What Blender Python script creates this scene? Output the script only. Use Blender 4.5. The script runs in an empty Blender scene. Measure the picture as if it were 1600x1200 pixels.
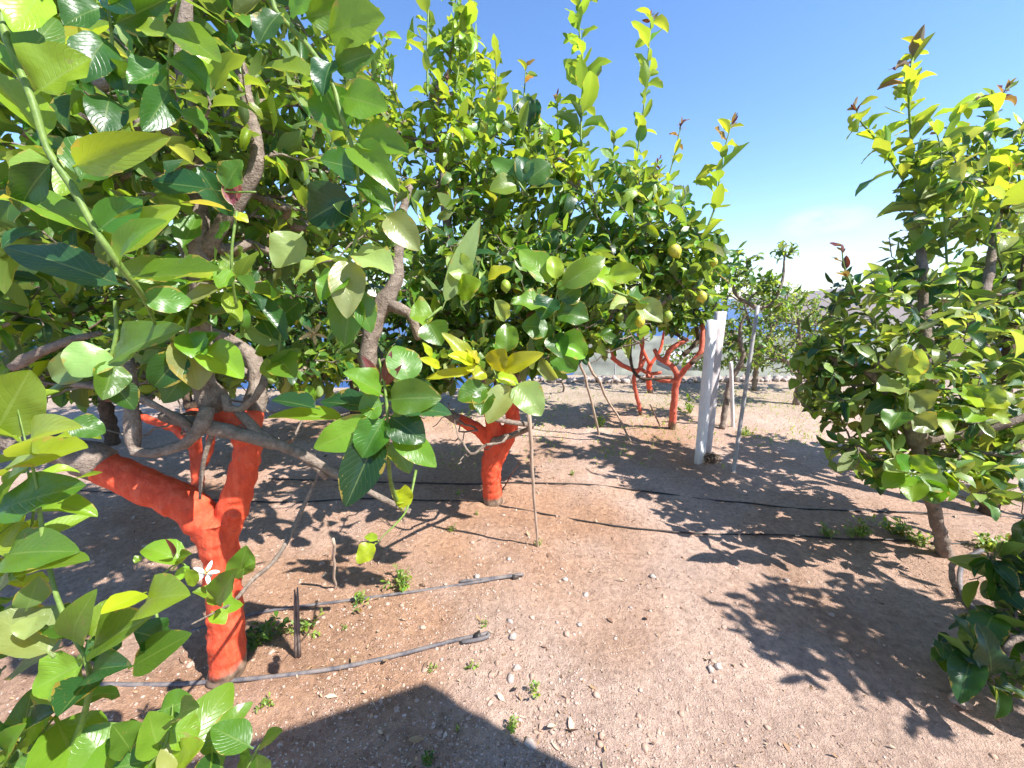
import bpy, math, random
import numpy as np
from mathutils import Vector

rng = np.random.default_rng(11)
random.seed(5)
SC = bpy.context.scene
COL = SC.collection
R = math.radians

# ------------------------------------------------------------------ camera
H, F, PITCH = 1.5, 600.0, R(13.1)
cp, sp = math.cos(PITCH), math.sin(PITCH)
RIGHT = np.array([1.0, 0, 0]); FWD = np.array([0, cp, -sp]); UPV = np.array([0, sp, cp])
EYE = np.array([0, 0, H])

def P(px, py, d):
    """point of the orchard seen at photo pixel (px,py), d metres in front of the lens"""
    return EYE + RIGHT*((px-800)/F*d) + FWD*d - UPV*((py-600)/F*d)

def G(px, py, z=0.0):
    u, v = (px-800)/F, (py-600)/F
    d = (H-z)/(v*cp+sp)
    return np.array([u*d, d*(cp-sp*v), z])

def proj(p):
    q = np.atleast_2d(p)-EYE
    d = q@FWD
    dd = np.where(np.abs(d) < 1e-4, 1e-4, d)
    return 800+F*(q@RIGHT)/dd, 600-F*(q@UPV)/dd, d

cam = bpy.data.cameras.new('camera'); camo = bpy.data.objects.new('camera', cam); COL.objects.link(camo)
camo.location = EYE; camo.rotation_euler = (R(90)-PITCH, 0, 0)
cam.sensor_width = 36; cam.lens = 36*F/1600; cam.clip_start = 0.02; cam.clip_end = 60000
SC.camera = camo

# ------------------------------------------------------------------ tagging
def tag(o, label=None, cat=None, group=None, kind=None):
    if label: o['label'] = label
    if cat: o['category'] = cat
    if group: o['group'] = group
    if kind: o['kind'] = kind
    return o

def empty(name, loc, label, cat, group=None):
    o = bpy.data.objects.new(name, None); COL.objects.link(o)
    o.location = Vector(loc); o.empty_display_size = .1
    return tag(o, label, cat, group)

def link(name, me, mat, parent=None):
    o = bpy.data.objects.new(name, me); COL.objects.link(o)
    if mat is not None: me.materials.append(mat)
    if parent is not None:
        o.parent = parent
        top = parent; off = Vector((0, 0, 0))
        while top is not None:
            off += top.location; top = top.parent
        o.location = -off          # meshes are written in world metres
    return o

def mesh_np(name, V, Q, smooth=True, cols=None, uv=None):
    """V (n,3); Q (m,4) quads"""
    me = bpy.data.meshes.new(name)
    V = np.asarray(V, np.float32); Q = np.asarray(Q, np.int32)
    me.vertices.add(len(V)); me.vertices.foreach_set('co', V.ravel())
    m, k = Q.shape
    me.loops.add(m*k); me.loops.foreach_set('vertex_index', Q.ravel())
    me.polygons.add(m)
    me.polygons.foreach_set('loop_start', np.arange(0, m*k, k, dtype=np.int32))
    if smooth: me.polygons.foreach_set('use_smooth', np.ones(m, bool))
    if cols is not None:
        a = me.color_attributes.new('Col', 'FLOAT_COLOR', 'POINT')
        c = np.ones((len(V), 4), np.float32); c[:, :3] = cols; a.data.foreach_set('color', c.ravel())
    if uv is not None:
        l = me.uv_layers.new(name='UVMap'); l.data.foreach_set('uv', np.asarray(uv, np.float32)[Q.ravel()].ravel())
    me.update(calc_edges=True)
    return me

class MB:
    """collects tubes, boxes, lathes into one mesh"""
    def __init__(s): s.V = []; s.Q = []; s.n = 0
    def add(s, V, Q):
        s.V.append(np.asarray(V, float)); s.Q.append(np.asarray(Q, int)+s.n); s.n += len(V)
    def tube(s, pts, rad, sides=8, cap=True, rough=0.0):
        pts = np.asarray(pts, float); n = len(pts)
        rad = np.full(n, rad) if np.isscalar(rad) else np.asarray(rad, float)
        t = np.gradient(pts, axis=0); t /= np.linalg.norm(t, axis=1)[:, None]+1e-12
        a = np.array([0, 0, 1.0]) if abs(t[0][2]) < .8 else np.array([1.0, 0, 0])
        u = np.cross(t[0], a); u /= np.linalg.norm(u)
        ang = np.arange(sides)*2*np.pi/sides
        V = np.zeros((n, sides, 3))
        for i in range(n):
            u = u-t[i]*(u@t[i]); u /= np.linalg.norm(u)+1e-12
            w = np.cross(t[i], u)
            rr = rad[i]*(1+rough*rng.normal(0, 1, sides)) if rough else rad[i]*np.ones(sides)
            V[i] = pts[i]+(np.cos(ang)*rr)[:, None]*u+(np.sin(ang)*rr)[:, None]*w
        i = np.arange(n-1)[:, None]*sides; j = np.arange(sides)[None]; j2 = (j+1) % sides
        Q = np.stack([i+j, i+j2, i+sides+j2, i+sides+j], -1).reshape(-1, 4)
        V = V.reshape(-1, 3)
        if cap:
            c0 = len(V); V = np.vstack([V, pts[0]-t[0]*rad[0]*.15, pts[-1]+t[-1]*rad[-1]*.15])
            e = []
            for k in range(0, sides, 2):
                a0, a1, a2 = k, (k+1) % sides, (k+2) % sides
                e.append([c0, a2, a1, a0]); b = (n-1)*sides; e.append([c0+1, b+a0, b+a1, b+a2])
            Q = np.vstack([Q, e])
        s.add(V, Q)
    def box(s, c, size, ax=None):
        c = np.asarray(c, float); hx = np.asarray(size)/2
        ax = np.eye(3) if ax is None else np.asarray(ax)
        k = np.array([[x, y, z] for x in (-1, 1) for y in (-1, 1) for z in (-1, 1)])*hx
        s.add(c+k@ax, [[0, 1, 3, 2], [4, 6, 7, 5], [0, 4, 5, 1], [2, 3, 7, 6], [0, 2, 6, 4], [1, 5, 7, 3]])
    def lathe(s, base, axis, prof, sides=14):
        axis = np.asarray(axis, float)/np.linalg.norm(axis)
        pts = [np.asarray(base)+axis*h for h, r in prof]
        s.tube(pts, [r for h, r in prof], sides, cap=True)
    def build(s, name, mat, parent=None, smooth=True):
        return link(name, mesh_np(name, np.vstack(s.V), np.vstack(s.Q), smooth), mat, parent)

def smoothline(pts, step=.04):
    """Catmull-Rom through the given rows (x,y,z,r...) resampled every step"""
    A = np.asarray(pts, float); n = len(A)
    E = np.vstack([2*A[0]-A[1], A, 2*A[-1]-A[-2]]); out = []
    for i in range(n-1):
        p0, p1, p2, p3 = E[i:i+4]
        k = max(1, int(np.linalg.norm(p2[:3]-p1[:3])/step))
        for t in np.arange(k)/k:
            out.append(.5*((2*p1)+(-p0+p2)*t+(2*p0-5*p1+4*p2-p3)*t*t+(-p0+3*p1-3*p2+p3)*t**3))
    out.append(A[-1]); return np.array(out)

def pxline(rows, step=.04):
    """rows of (px,py,depth,width in px) -> world x,y,z,radius"""
    return smoothline([np.append(P(a, b, d), w/F*d/2) for a, b, d, w in rows], step)

def unit(v): return v/(np.linalg.norm(v, axis=-1, keepdims=True)+1e-9)

# ------------------------------------------------------------------ materials
def new_mat(name):
    m = bpy.data.materials.new(name); m.use_nodes = True
    nt = m.node_tree; nt.nodes.clear()
    return m, nt
def nd(nt, t, **k):
    n = nt.nodes.new(t)
    for a, b in k.items():
        if a in n.inputs: n.inputs[a].default_value = b
        else: setattr(n, a, b)
    return n
def lk(nt, a, b): nt.links.new(a, b)
def noise(nt, co, scale, detail=4, rough=.6):
    n = nd(nt, 'ShaderNodeTexNoise'); n.inputs['Scale'].default_value = scale
    n.inputs['Detail'].default_value = detail; n.inputs['Roughness'].default_value = rough
    lk(nt, co, n.inputs['Vector']); return n.outputs['Fac']
def ramp(nt, fac, stops):
    n = nd(nt, 'ShaderNodeValToRGB'); e = n.color_ramp.elements
    while len(e) < len(stops): e.new(.5)
    for el, (p, c) in zip(e, stops):
        el.position = p; el.color = (*c, 1) if len(c) == 3 else c
    lk(nt, fac, n.inputs['Fac']); return n.outputs['Color']
def mix(nt, fac, a, b, mode='MIX'):
    n = nd(nt, 'ShaderNodeMix', data_type='RGBA', blend_type=mode)
    for s, v in ((0, fac), (6, a), (7, b)):
        if hasattr(v, 'is_linked'): lk(nt, v, n.inputs[s])
        elif s == 0: n.inputs[0].default_value = v
        else: n.inputs[s].default_value = (*v, 1)
    return n.outputs[2]
def math_(nt, op, a, b=0.0, c=0.0):
    n = nd(nt, 'ShaderNodeMath', operation=op)
    for i, v in enumerate((a, b, c)):
        if hasattr(v, 'is_linked'): lk(nt, v, n.inputs[i])
        else: n.inputs[i].default_value = v
    return n.outputs[0]
def finish(nt, color, rough=.8, bump=None, bstr=.5, bdist=.01, spec=.3):
    p = nd(nt, 'ShaderNodeBsdfPrincipled'); o = nd(nt, 'ShaderNodeOutputMaterial')
    if hasattr(color, 'is_linked'): lk(nt, color, p.inputs['Base Color'])
    else: p.inputs['Base Color'].default_value = (*color, 1)
    if hasattr(rough, 'is_linked'): lk(nt, rough, p.inputs['Roughness'])
    else: p.inputs['Roughness'].default_value = rough
    p.inputs['Specular IOR Level'].default_value = spec
    if bump is not None:
        b = nd(nt, 'ShaderNodeBump'); b.inputs['Strength'].default_value = bstr; b.inputs['Distance'].default_value = bdist
        lk(nt, bump, b.inputs['Height']); lk(nt, b.outputs[0], p.inputs['Normal'])
    lk(nt, p.outputs[0], o.inputs['Surface']); return p
def gpos(nt): return nd(nt, 'ShaderNodeNewGeometry').outputs['Position']

def leaf_material():
    m, nt = new_mat('citrus_leaf')
    at = nd(nt, 'ShaderNodeAttribute', attribute_name='Col')
    uv = nd(nt, 'ShaderNodeUVMap'); sx = nd(nt, 'ShaderNodeSeparateXYZ'); lk(nt, uv.outputs[0], sx.inputs[0])
    ax = math_(nt, 'ABSOLUTE', math_(nt, 'SUBTRACT', sx.outputs[0], .5))           # 0 on the midrib .. .5 on the edge
    rib = math_(nt, 'LESS_THAN', ax, .022)
    vph = math_(nt, 'SUBTRACT', math_(nt, 'MULTIPLY', sx.outputs[1], 11.0), math_(nt, 'MULTIPLY', ax, 7.0))
    vv = math_(nt, 'ABSOLUTE', math_(nt, 'SUBTRACT', math_(nt, 'FRACT', vph), .5))  # 0 on a side vein
    vein = math_(nt, 'SUBTRACT', 1.0, math_(nt, 'MINIMUM', 1.0, math_(nt, 'MULTIPLY', vv, 9.0)))
    veinmask = math_(nt, 'MAXIMUM', rib, math_(nt, 'MULTIPLY', vein, .28))
    geo = nd(nt, 'ShaderNodeNewGeometry')
    blot = noise(nt, geo.outputs['Position'], 38, 3)
    base = mix(nt, math_(nt, 'MULTIPLY', blot, .5), at.outputs['Color'], (.6, .72, .5), 'MULTIPLY')
    pale = mix(nt, .5, at.outputs['Color'], (.26, .34, .10))
    base = mix(nt, math_(nt, 'MULTIPLY', veinmask, .55), base, pale)
    spot = math_(nt, 'MULTIPLY', math_(nt, 'GREATER_THAN', noise(nt, geo.outputs['Position'], 46, 5, .7), .66), .55)
    base = mix(nt, spot, base, (.20, .17, .05))
    edge = math_(nt, 'MULTIPLY', math_(nt, 'GREATER_THAN', math_(nt, 'ADD', ax, noise(nt, geo.outputs['Position'], 17, 4, .7)), 1.03), .7)
    base = mix(nt, edge, base, (.34, .26, .05))
    under = mix(nt, .32, base, (.24, .31, .12))
    side = mix(nt, geo.outputs['Backfacing'], base, under)
    p = nd(nt, 'ShaderNodeBsdfPrincipled')
    lk(nt, side, p.inputs['Base Color'])
    lk(nt, math_(nt, 'ADD', math_(nt, 'ADD', .18, math_(nt, 'MULTIPLY', noise(nt, geo.outputs['Position'], 8, 4), .34)), math_(nt, 'MULTIPLY', geo.outputs['Backfacing'], .28)), p.inputs['Roughness'])
    p.inputs['Specular IOR Level'].default_value = .6
    hgt = math_(nt, 'SUBTRACT', math_(nt, 'MULTIPLY', noise(nt, geo.outputs['Position'], 60, 2), .5), math_(nt, 'MULTIPLY', veinmask, .6))
    b = nd(nt, 'ShaderNodeBump'); b.inputs['Strength'].default_value = .5; b.inputs['Distance'].default_value = .004
    lk(nt, hgt, b.inputs['Height']); lk(nt, b.outputs[0], p.inputs['Normal'])
    tr = nd(nt, 'ShaderNodeBsdfTranslucent')
    tcol = mix(nt, 1.0, side, (3.0, 2.5, .9), 'MULTIPLY'); lk(nt, tcol, tr.inputs['Color'])
    ms = nd(nt, 'ShaderNodeMixShader'); ms.inputs[0].default_value = .35
    lk(nt, p.outputs[0], ms.inputs[1]); lk(nt, tr.outputs[0], ms.inputs[2])
    o = nd(nt, 'ShaderNodeOutputMaterial'); lk(nt, ms.outputs[0], o.inputs['Surface'])
    return m

def bark_material(name, dark, light, scale=1.0):
    m, nt = new_mat(name); g = gpos(nt)
    a = noise(nt, g, 26*scale, 6, .7); b = noise(nt, g, 140*scale, 3)
    c = ramp(nt, a, [(.3, dark), (.52, tuple((x+y)/2 for x, y in zip(dark, light))), (.72, light)])
    c = mix(nt, math_(nt, 'MULTIPLY', b, .5), c, tuple(x*.5 for x in dark))
    finish(nt, c, .9, math_(nt, 'ADD', a, math_(nt, 'MULTIPLY', b, .4)), 1.0, .018, .2)
    return m

def paint_material(name, top, cuts, worn=False):
    """red protective paint on a citrus trunk, worn through to bark near the soil"""
    m, nt = new_mat(name); g = gpos(nt)
    s = nd(nt, 'ShaderNodeSeparateXYZ'); lk(nt, g, s.inputs[0])
    mp = nd(nt, 'ShaderNodeMapping'); mp.inputs['Scale'].default_value = (1.6, 1.6, .45); lk(nt, g, mp.inputs['Vector'])
    a = noise(nt, mp.outputs[0], 24, 6, .7); b = noise(nt, g, 90, 4); c = noise(nt, g, 7, 3)
    red = ramp(nt, a, [(.3, (.56, .058, .022)), (.5, (.70, .088, .035)), (.72, (.78, .15, .07))])
    red = mix(nt, ramp(nt, b, [(.60, (0, 0, 0)), (.72, (.8, .8, .8))]), red, (.40, .055, .035))
    bark = ramp(nt, a, [(.3, (.08, .05, .035)), (.7, (.30, .20, .13))])
    hi = math_(nt, 'ADD', s.outputs[2], math_(nt, 'MULTIPLY', math_(nt, 'SUBTRACT', c, .5), .16))
    if worn: red = mix(nt, .55, red, (.62, .20, .14))
    low = ramp(nt, hi, [(top, (1, 1, 1)), (top+.035, (0, 0, 0))])
    flake = ramp(nt, noise(nt, g, 34, 6, .75), [(.62, (0, 0, 0)), (.66, (1, 1, 1))])
    bare = mix(nt, 1.0, low, mix(nt, cuts, (0, 0, 0), flake), 'LIGHTEN')
    col = mix(nt, bare, red, bark)
    finish(nt, col, .72, math_(nt, 'ADD', a, math_(nt, 'MULTIPLY', b, .5)), .6, .009, .3)
    return m

def plain(name, c1, c2, scale=30, rough=.8, bump=.3, spec=.3, stretch=None):
    m, nt = new_mat(name); g = gpos(nt)
    if stretch:
        mp = nd(nt, 'ShaderNodeMapping'); mp.inputs['Scale'].default_value = stretch; lk(nt, g, mp.inputs['Vector']); g = mp.outputs[0]
    a = noise(nt, g, scale, 5, .65)
    finish(nt, ramp(nt, a, [(.35, c1), (.65, c2)]), rough, a, bump, .006, spec)
    return m

LEAF = leaf_material()
BARK = bark_material('grey_bark', (.17, .125, .095), (.50, .40, .32))
BARKD = bark_material('brown_bark', (.06, .042, .03), (.24, .165, .11))
GREENSTEM = plain('green_stem', (.10, .17, .03), (.20, .28, .06), 60, .5, .1)
PAINT = paint_material('red_trunk_paint', .035, .55)
PAINT_OLD = paint_material('worn_red_trunk_paint', .06, .95, True)
LEMON_Y = plain('ripe_lemon_skin', (.46, .44, .03), (.66, .58, .07), 90, .42, .5, .5)
LEMON_G = plain('green_lemon_skin', (.16, .26, .03), (.34, .42, .05), 70, .45, .25, .5)
PETAL = plain('blossom_petal', (.72, .70, .64), (.82, .80, .76), 60, .6, .05)
DRYPETAL = plain('dry_blossom', (.34, .24, .10), (.52, .40, .18), 90, .8, .1)
HOSEG = plain('grey_hose_plastic', (.085, .08, .09), (.22, .185, .165), 25, .55, .1)
HOSEB = plain('black_hose_plastic', (.012, .012, .013), (.07, .055, .045), 25, .5, .1)
WOODW = plain('white_painted_wood', (.70, .67, .64), (.84, .82, .81), 14, .7, .3, .3, (6, 6, .6))
WOODP = plain('weathered_pale_wood', (.46, .41, .40), (.64, .58, .57), 16, .8, .4, .2, (6, 6, .5))
CANE = plain('dry_cane', (.30, .20, .14), (.52, .40, .30), 30, .8, .2, .2, (3, 3, .4))
STAKE = plain('weathered_stake_wood', (.11, .08, .065), (.27, .20, .16), 26, .9, .4, .2, (4, 4, .5))
METAL = plain('galvanised_pole', (.30, .28, .27), (.42, .40, .38), 12, .5, .1, .5)
STONE = plain('pale_stone', (.32, .25, .21), (.50, .42, .37), 30, .9, .6)
DRYGRASS = plain('dry_root_fibre', (.10, .065, .04), (.30, .21, .13), 60, .9, .3)
PLASTER = plain('white_plaster', (.68, .66, .62), (.78, .76, .72), 6, .9, .2)

# ------------------------------------------------------------------ leaves
S_HI = np.array([0, .10, .16, .24, .36, .48, .60, .72, .83, .92, .97, 1.0]); X_HI = np.array([-1, -.72, -.36, 0, .36, .72, 1])
S_MD = np.array([0, .11, .22, .40, .60, .80, .93, 1.0]); X_MD = np.array([-1, -.5, 0, .5, 1])
S_LO = np.array([0, .12, .36, .66, .88, 1.0]); X_LO = np.array([-1, 0, 1])
RES = {'hi': (S_HI, X_HI), 'md': (S_MD, X_MD), 'lo': (S_LO, X_LO)}

def prof(s):
    t = np.clip((s-.10)/.90, 0, 1)
    f = np.sin(np.pi*np.power(t, .80))**.72*(1-.12*t)
    return np.maximum(f, np.where(s < .16, .055, .012))

class Leaves:
    def __init__(s): s.rows = []
    def add(s, base, T, N, L, W, col, curl=None, fold=None, wave=None):
        base = np.atleast_2d(base); n = len(base)
        def fl(v, d): return np.broadcast_to(np.asarray(d if v is None else v, float), (n,)).copy()
        s.rows.append((base, np.broadcast_to(unit(np.atleast_2d(T)), (n, 3)), np.broadcast_to(np.atleast_2d(N), (n, 3)), fl(L, .1), fl(W, .05),
                       np.broadcast_to(np.atleast_2d(col), (n, 3)), fl(curl, rng.normal(.65, .7, n)), fl(fold, np.where(rng.random(n) < .22, rng.uniform(.6, 1.2, n), rng.uniform(.05, .6, n))), fl(wave, rng.uniform(.03, .34, n))))
    def data(s):
        return [np.concatenate([r[i] for r in s.rows]) for i in range(9)]
    def mesh(s, name, res, keep=None):
        B, T, N, L, W, C, curl, fold, wave = s.data()
        if keep is not None:
            k = keep(B, T, L); B, T, N, L, W, C, curl, fold, wave = [a[k] for a in (B, T, N, L, W, C, curl, fold, wave)]
        S, X = RES[res]; n, ns, nx = len(B), len(S), len(X)
        N = unit(N-T*np.sum(N*T, 1)[:, None]); D = np.cross(T, N)
        c = np.where(np.abs(curl) < 1e-3, 1e-3, curl)[:, None]; ss = S[None]
        y = np.sin(c*ss)/c; z = -(1-np.cos(c*ss))/c
        ty = np.cos(c*ss); tz = -np.sin(c*ss)              # local tangent of the bent blade
        w = prof(S)[None]*W[:, None]/2
        ph = rng.uniform(0, 6.28, n)[:, None, None]
        xx = X[None, None]*w[:, :, None]
        lift = np.abs(xx)*fold[:, None, None]+wave[:, None, None]*np.sin(S[None, :, None]*13+ph+X[None, None]*2.2)*np.abs(xx)*.9
        xx = xx*np.cos(np.minimum(fold, 1.2))[:, None, None]**.6
        Y = y[:, :, None]*L[:, None, None]-tz[:, :, None]*lift
        Z = z[:, :, None]*L[:, None, None]+ty[:, :, None]*lift
        Y, Z, xx = np.broadcast_arrays(Y, Z, xx)
        V = B[:, None, None]+xx[..., None]*D[:, None, None]+Y[..., None]*T[:, None, None]+Z[..., None]*N[:, None, None]
        i = np.arange(ns-1)[:, None]*nx+np.arange(nx-1)[None]
        q = np.stack([i, i+1, i+nx+1, i+nx], -1).reshape(-1, 4)
        Q = (q[None]+(np.arange(n)*ns*nx)[:, None, None]).reshape(-1, 4)
        uv = np.stack(np.broadcast_arrays((X[None]+1)/2, S[:, None]), -1).reshape(-1, 2)
        return mesh_np(name, V.reshape(-1, 3), Q, True, np.repeat(C, ns*nx, 0), np.tile(uv, (n, 1)))

PAL = {'dark': (.034, .100, .015), 'mid': (.078, .178, .018), 'light': (.155, .280, .022), 'young': (.25, .355, .022),
       'yellow': (.36, .42, .018), 'pale': (.27, .35, .11), 'bronze': (.17, .036, .045), 'blue': (.026, .092, .026), 'brown': (.20, .10, .035), 'gold': (.46, .36, .03)}
def cols(n, w):
    ks = list(w); p = np.array([w[k] for k in ks], float); p /= p.sum()
    c = np.array([PAL[k] for k in ks])[rng.choice(len(ks), n, p=p)]
    return c*np.exp(rng.normal(0, .18, (n, 1)))*np.exp(rng.normal(0, .07, (n, 3)))

def rot(v, axis, a):
    v = np.asarray(v, float); axis = unit(np.asarray(axis, float)); a = np.asarray(a)[..., None]
    return v*np.cos(a)+np.cross(axis, v)*np.sin(a)+axis*np.sum(axis*v, -1, keepdims=True)*(1-np.cos(a))

SUN_AZ = np.array([.900, -.436]); SUN_EL = R(51)
TOSUN = np.array([SUN_AZ[0]*math.cos(SUN_EL), SUN_AZ[1]*math.cos(SUN_EL), math.sin(SUN_EL)])

def twig_leaves(Lv, path, size, mixw, count, start=.35, tip=True, spread=1.0):
    """leaves in a spiral along the outer part of one twig"""
    path = np.asarray(path)[:, :3]; n = len(path)
    if n < 2: return
    f = np.linspace(start, 1, count)*(n-1)
    i = np.minimum(f.astype(int), n-2); fr = (f-i)[:, None]
    b = path[i]*(1-fr)+path[i+1]*fr
    t = unit(path[np.minimum(i+1, n-1)]-path[np.maximum(i-1, 0)])
    side = unit(np.cross(t, np.array([.31, .17, .9])))
    ang = np.arange(count)*2.4+rng.uniform(0, 6.28)+rng.normal(0, .3, count)
    out = rot(side, t, ang)
    up = np.clip(rng.normal(.62, .22, count), .1, 1.2)[:, None]*spread
    T = unit(t*(1-up*.6)+out*up+np.array([0, 0, -.12])+rng.normal(0, .13, (count, 3)))
    N = unit(t*.55-out*.25+np.array([0, 0, .75])+TOSUN*.25+rng.normal(0, .42, (count, 3)))
    L = size*np.clip(np.exp(rng.normal(-.08, .33, count)), .35, 1.75)
    Lv.add(b, T, N, L, L*rng.uniform(.44, .58, count), cols(count, mixw))

def poly_in(px, py, poly):
    c = np.zeros(len(px), bool); n = len(poly)
    for i in range(n):
        (x0, y0), (x1, y1) = poly[i], poly[i-1]
        hit = ((y0 > py) != (y1 > py)) & (px < (x1-x0)*(py-y0)/((y1-y0) or 1e-9)+x0)
        c ^= hit
    return c

# places of the orchard that stay open: the gap of sky, the path, the view to the trunks
SKY = [(735, -400), (748, 60), (800, 105), (850, 190), (950, 235), (1050, 260), (1085, 310), (1132, 345), (1128, 400), (1165, 372), (1240, 368), (1275, 420), (1298, 470), (1303, 420), (1370, 395), (1400, 350), (1380, 260), (1320, 200), (1395, 110), (1450, 80), (1480, 160), (1600, 210), (1600, -400)]
SKY_B = [(735, -400), (748, 60), (800, 105), (850, 190), (950, 235), (1050, 260), (1085, 310), (1140, 345), (1140, 490), (1300, 500), (1300, -400)]
PATH = [(700, 690), (840, 600), (905, 575), (1000, 545), (1130, 500), (1260, 600), (1270, 680), (1300, 735), (1380, 790), (1600, 800), (1600, 1200), (440, 1200), (400, 1100), (420, 800), (560, 770)]
UNDER_A = [(160, 625), (430, 610), (545, 700), (560, 790), (420, 800), (420, 1090), (310, 1090), (300, 860), (150, 840), (140, 700)]

def tree_growth(root, limbs, blobs, size, mixw, seed_r=.0022, res='lo', keep_out=(), dmin=.9, per=9, bark=None, sides=5, twigname='branch', start=.35, mb=None, leafy=True):
    """limbs: smooth lines already built; blobs: (centre, radii, number of twigs) of crown; grows twigs to them and puts leaves on"""
    bark = bark or BARK
    pos = np.vstack([l[:, :3] for l in limbs]); par = -np.ones(len(pos), int)
    att = []
    for c, r, k in blobs:
        d = unit(rng.normal(0, 1, (k, 3)))*(rng.uniform(0.02, 1, (k, 1))**.42)
        att.append(np.asarray(c)+d*np.asarray(r))
    att = np.vstack(att); px, py, dd = proj(att)
    ok = (att[:, 2] > .12)
    for poly in keep_out: ok &= ~((dd > .05) & poly_in(px, py, poly))
    inview = (dd > -.2) & (np.abs(att[:, 0]) < np.maximum(dd, 0)*1.45+.3)
    ok &= ~(inview & (dd < dmin))
    att = att[ok]; n0 = len(pos)
    dist = np.array([np.min(np.linalg.norm(pos-a, axis=1)) for a in att])
    paths = []; P_ = list(pos); par = list(par); arr = np.zeros((n0+len(att)*40, 3)); arr[:n0] = pos; n = n0
    for a in att[np.argsort(dist)]:
        dv = np.linalg.norm(arr[:n]-a, axis=1)+np.maximum(0, arr[:n, 2]-a[2])*.5
        j = int(np.argmin(dv)); p0 = arr[j]; d = np.linalg.norm(a-p0)
        if d < .03: continue
        k = int(min(38, max(3, d/.045)))
        t = np.linspace(0, 1, k+1)[1:, None]
        mid = (p0+a)/2+np.array([0, 0, -.12*d])+rng.normal(0, .07*d, 3)
        q = p0*(1-t)**2+2*mid*t*(1-t)+a*t*t+rng.normal(0, .006, (k, 3))
        idx = [j]
        for r in q:
            arr[n] = r; par.append(idx[-1]); idx.append(n); n += 1
        paths.append(idx)
    cnt = np.zeros(n)
    for idx in paths: cnt[idx[-1]] += 1
    for i in range(n-1, n0-1, -1): cnt[par[i]] += cnt[i]
    rad = np.minimum(seed_r*np.maximum(cnt, 1)**.48, .022)
    mb = mb or MB(); lv = Leaves()
    for idx in paths:
        r = rad[idx].copy(); r[0] = r[1] if idx[0] < n0 else min(r[0], r[1]*1.15)
        pts = arr[idx]; mb.tube(pts, np.maximum(r, seed_r*.8), sides, cap=False)
        ln = np.sum(np.linalg.norm(np.diff(pts, axis=0), axis=1))
        c = int(max(5, min(per*2.2, per*ln/.26)))
        twig_leaves(lv, pts, size, mixw(pts[-1]) if callable(mixw) else mixw, c, start=max(0.0, 1-.34/ln) if ln > .34 else .12)
    mb.build(twigname, bark, root)
    if not leafy: return
    def keep(B, T, L):
        k = np.ones(len(B), bool)
        for f in (.35, .95):
            x, y, d = proj(B+T*(L*f)[:, None])
            k &= ~((d < dmin-.1) & (d > -.3) & (np.abs((B+T*(L*f)[:, None])[:, 0]) < np.maximum(d, 0)*1.45+.25))
            for poly in keep_out: k &= ~((d > .05) & poly_in(x, y, poly))
        k &= (B[:, 2]+T[:, 2]*L > .02)
        return k
    return link('foliage', lv.mesh('foliage', res, keep), LEAF, root)

def trunk(root, lines, mat, name='trunk', voxel=.008, knob=.02):
    """a trunk and its thick limbs, fused into one skin"""
    mb = MB()
    for l in lines:
        r = l[:, 3]*(1+knob*np.sin(np.arange(len(l))*1.7+l[0, 0]*9)*.6)
        mb.tube(l[:, :3]+rng.normal(0, .0025, (len(l), 3)), r, 12, True, .045)
    o = mb.build(name, mat, root)
    m = o.modifiers.new('fuse', 'REMESH'); m.mode = 'VOXEL'; m.voxel_size = voxel; m.use_smooth_shade = True
    s = o.modifiers.new('smooth', 'SMOOTH'); s.iterations = 3; s.factor = .5
    return o

def hero_shoot(root, stem, leaves, d, res='hi', mat=None, stemname='shoot'):
    """a shoot seen close: its stem line and each leaf from its stalk to its point.
    leaf: (bx,by, tx,ty, width, tone[, turn, depth change of tip, curl])"""
    lv = Leaves()
    mb = MB(); l = pxline(stem, .02); mb.tube(l[:, :3], l[:, 3]*.72*np.minimum(1, .35+.65*np.linspace(0, 5, len(l))[::-1])*(1+.08*np.sin(np.arange(len(l))*1.3)), 8, True)
    o = mb.build(stemname, mat or GREENSTEM, root)
    for lf in leaves:
        bx, by, tx, ty, w, tone = lf[:6]; turn = lf[6] if len(lf) > 6 else rng.normal(0, .3)
        dz = lf[7] if len(lf) > 7 else rng.normal(-.01, .035); curl = lf[8] if len(lf) > 8 else rng.normal(.35, .35)
        k = np.argmin([np.hypot(a-bx, b-by) for a, b, *_ in stem]); db = stem[k][2]
        b, t = P(bx, by, db), P(tx, ty, db+dz)
        T = unit(t-b); toc = unit(EYE-b)
        N = unit(toc*.8+np.array([0, 0, .5])); N = unit(N-T*(N@T)); N = rot(N, T, turn)
        L = np.linalg.norm(t-b); L *= 1+.04*curl*curl
        T = rot(T, np.cross(T, N), np.array(curl*.5))     # bend starts upward so that the tip comes down to its place
        lv.add(b, T, N, L, w/F*db*(1.0 if tone in ('yellow', 'bronze', 'gold') else 1.22), cols(1, {tone: 1}), curl, rng.uniform(.15, .6), rng.uniform(.06, .26))
    link('foliage', lv.mesh('foliage', res), LEAF, o)
    return o

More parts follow.
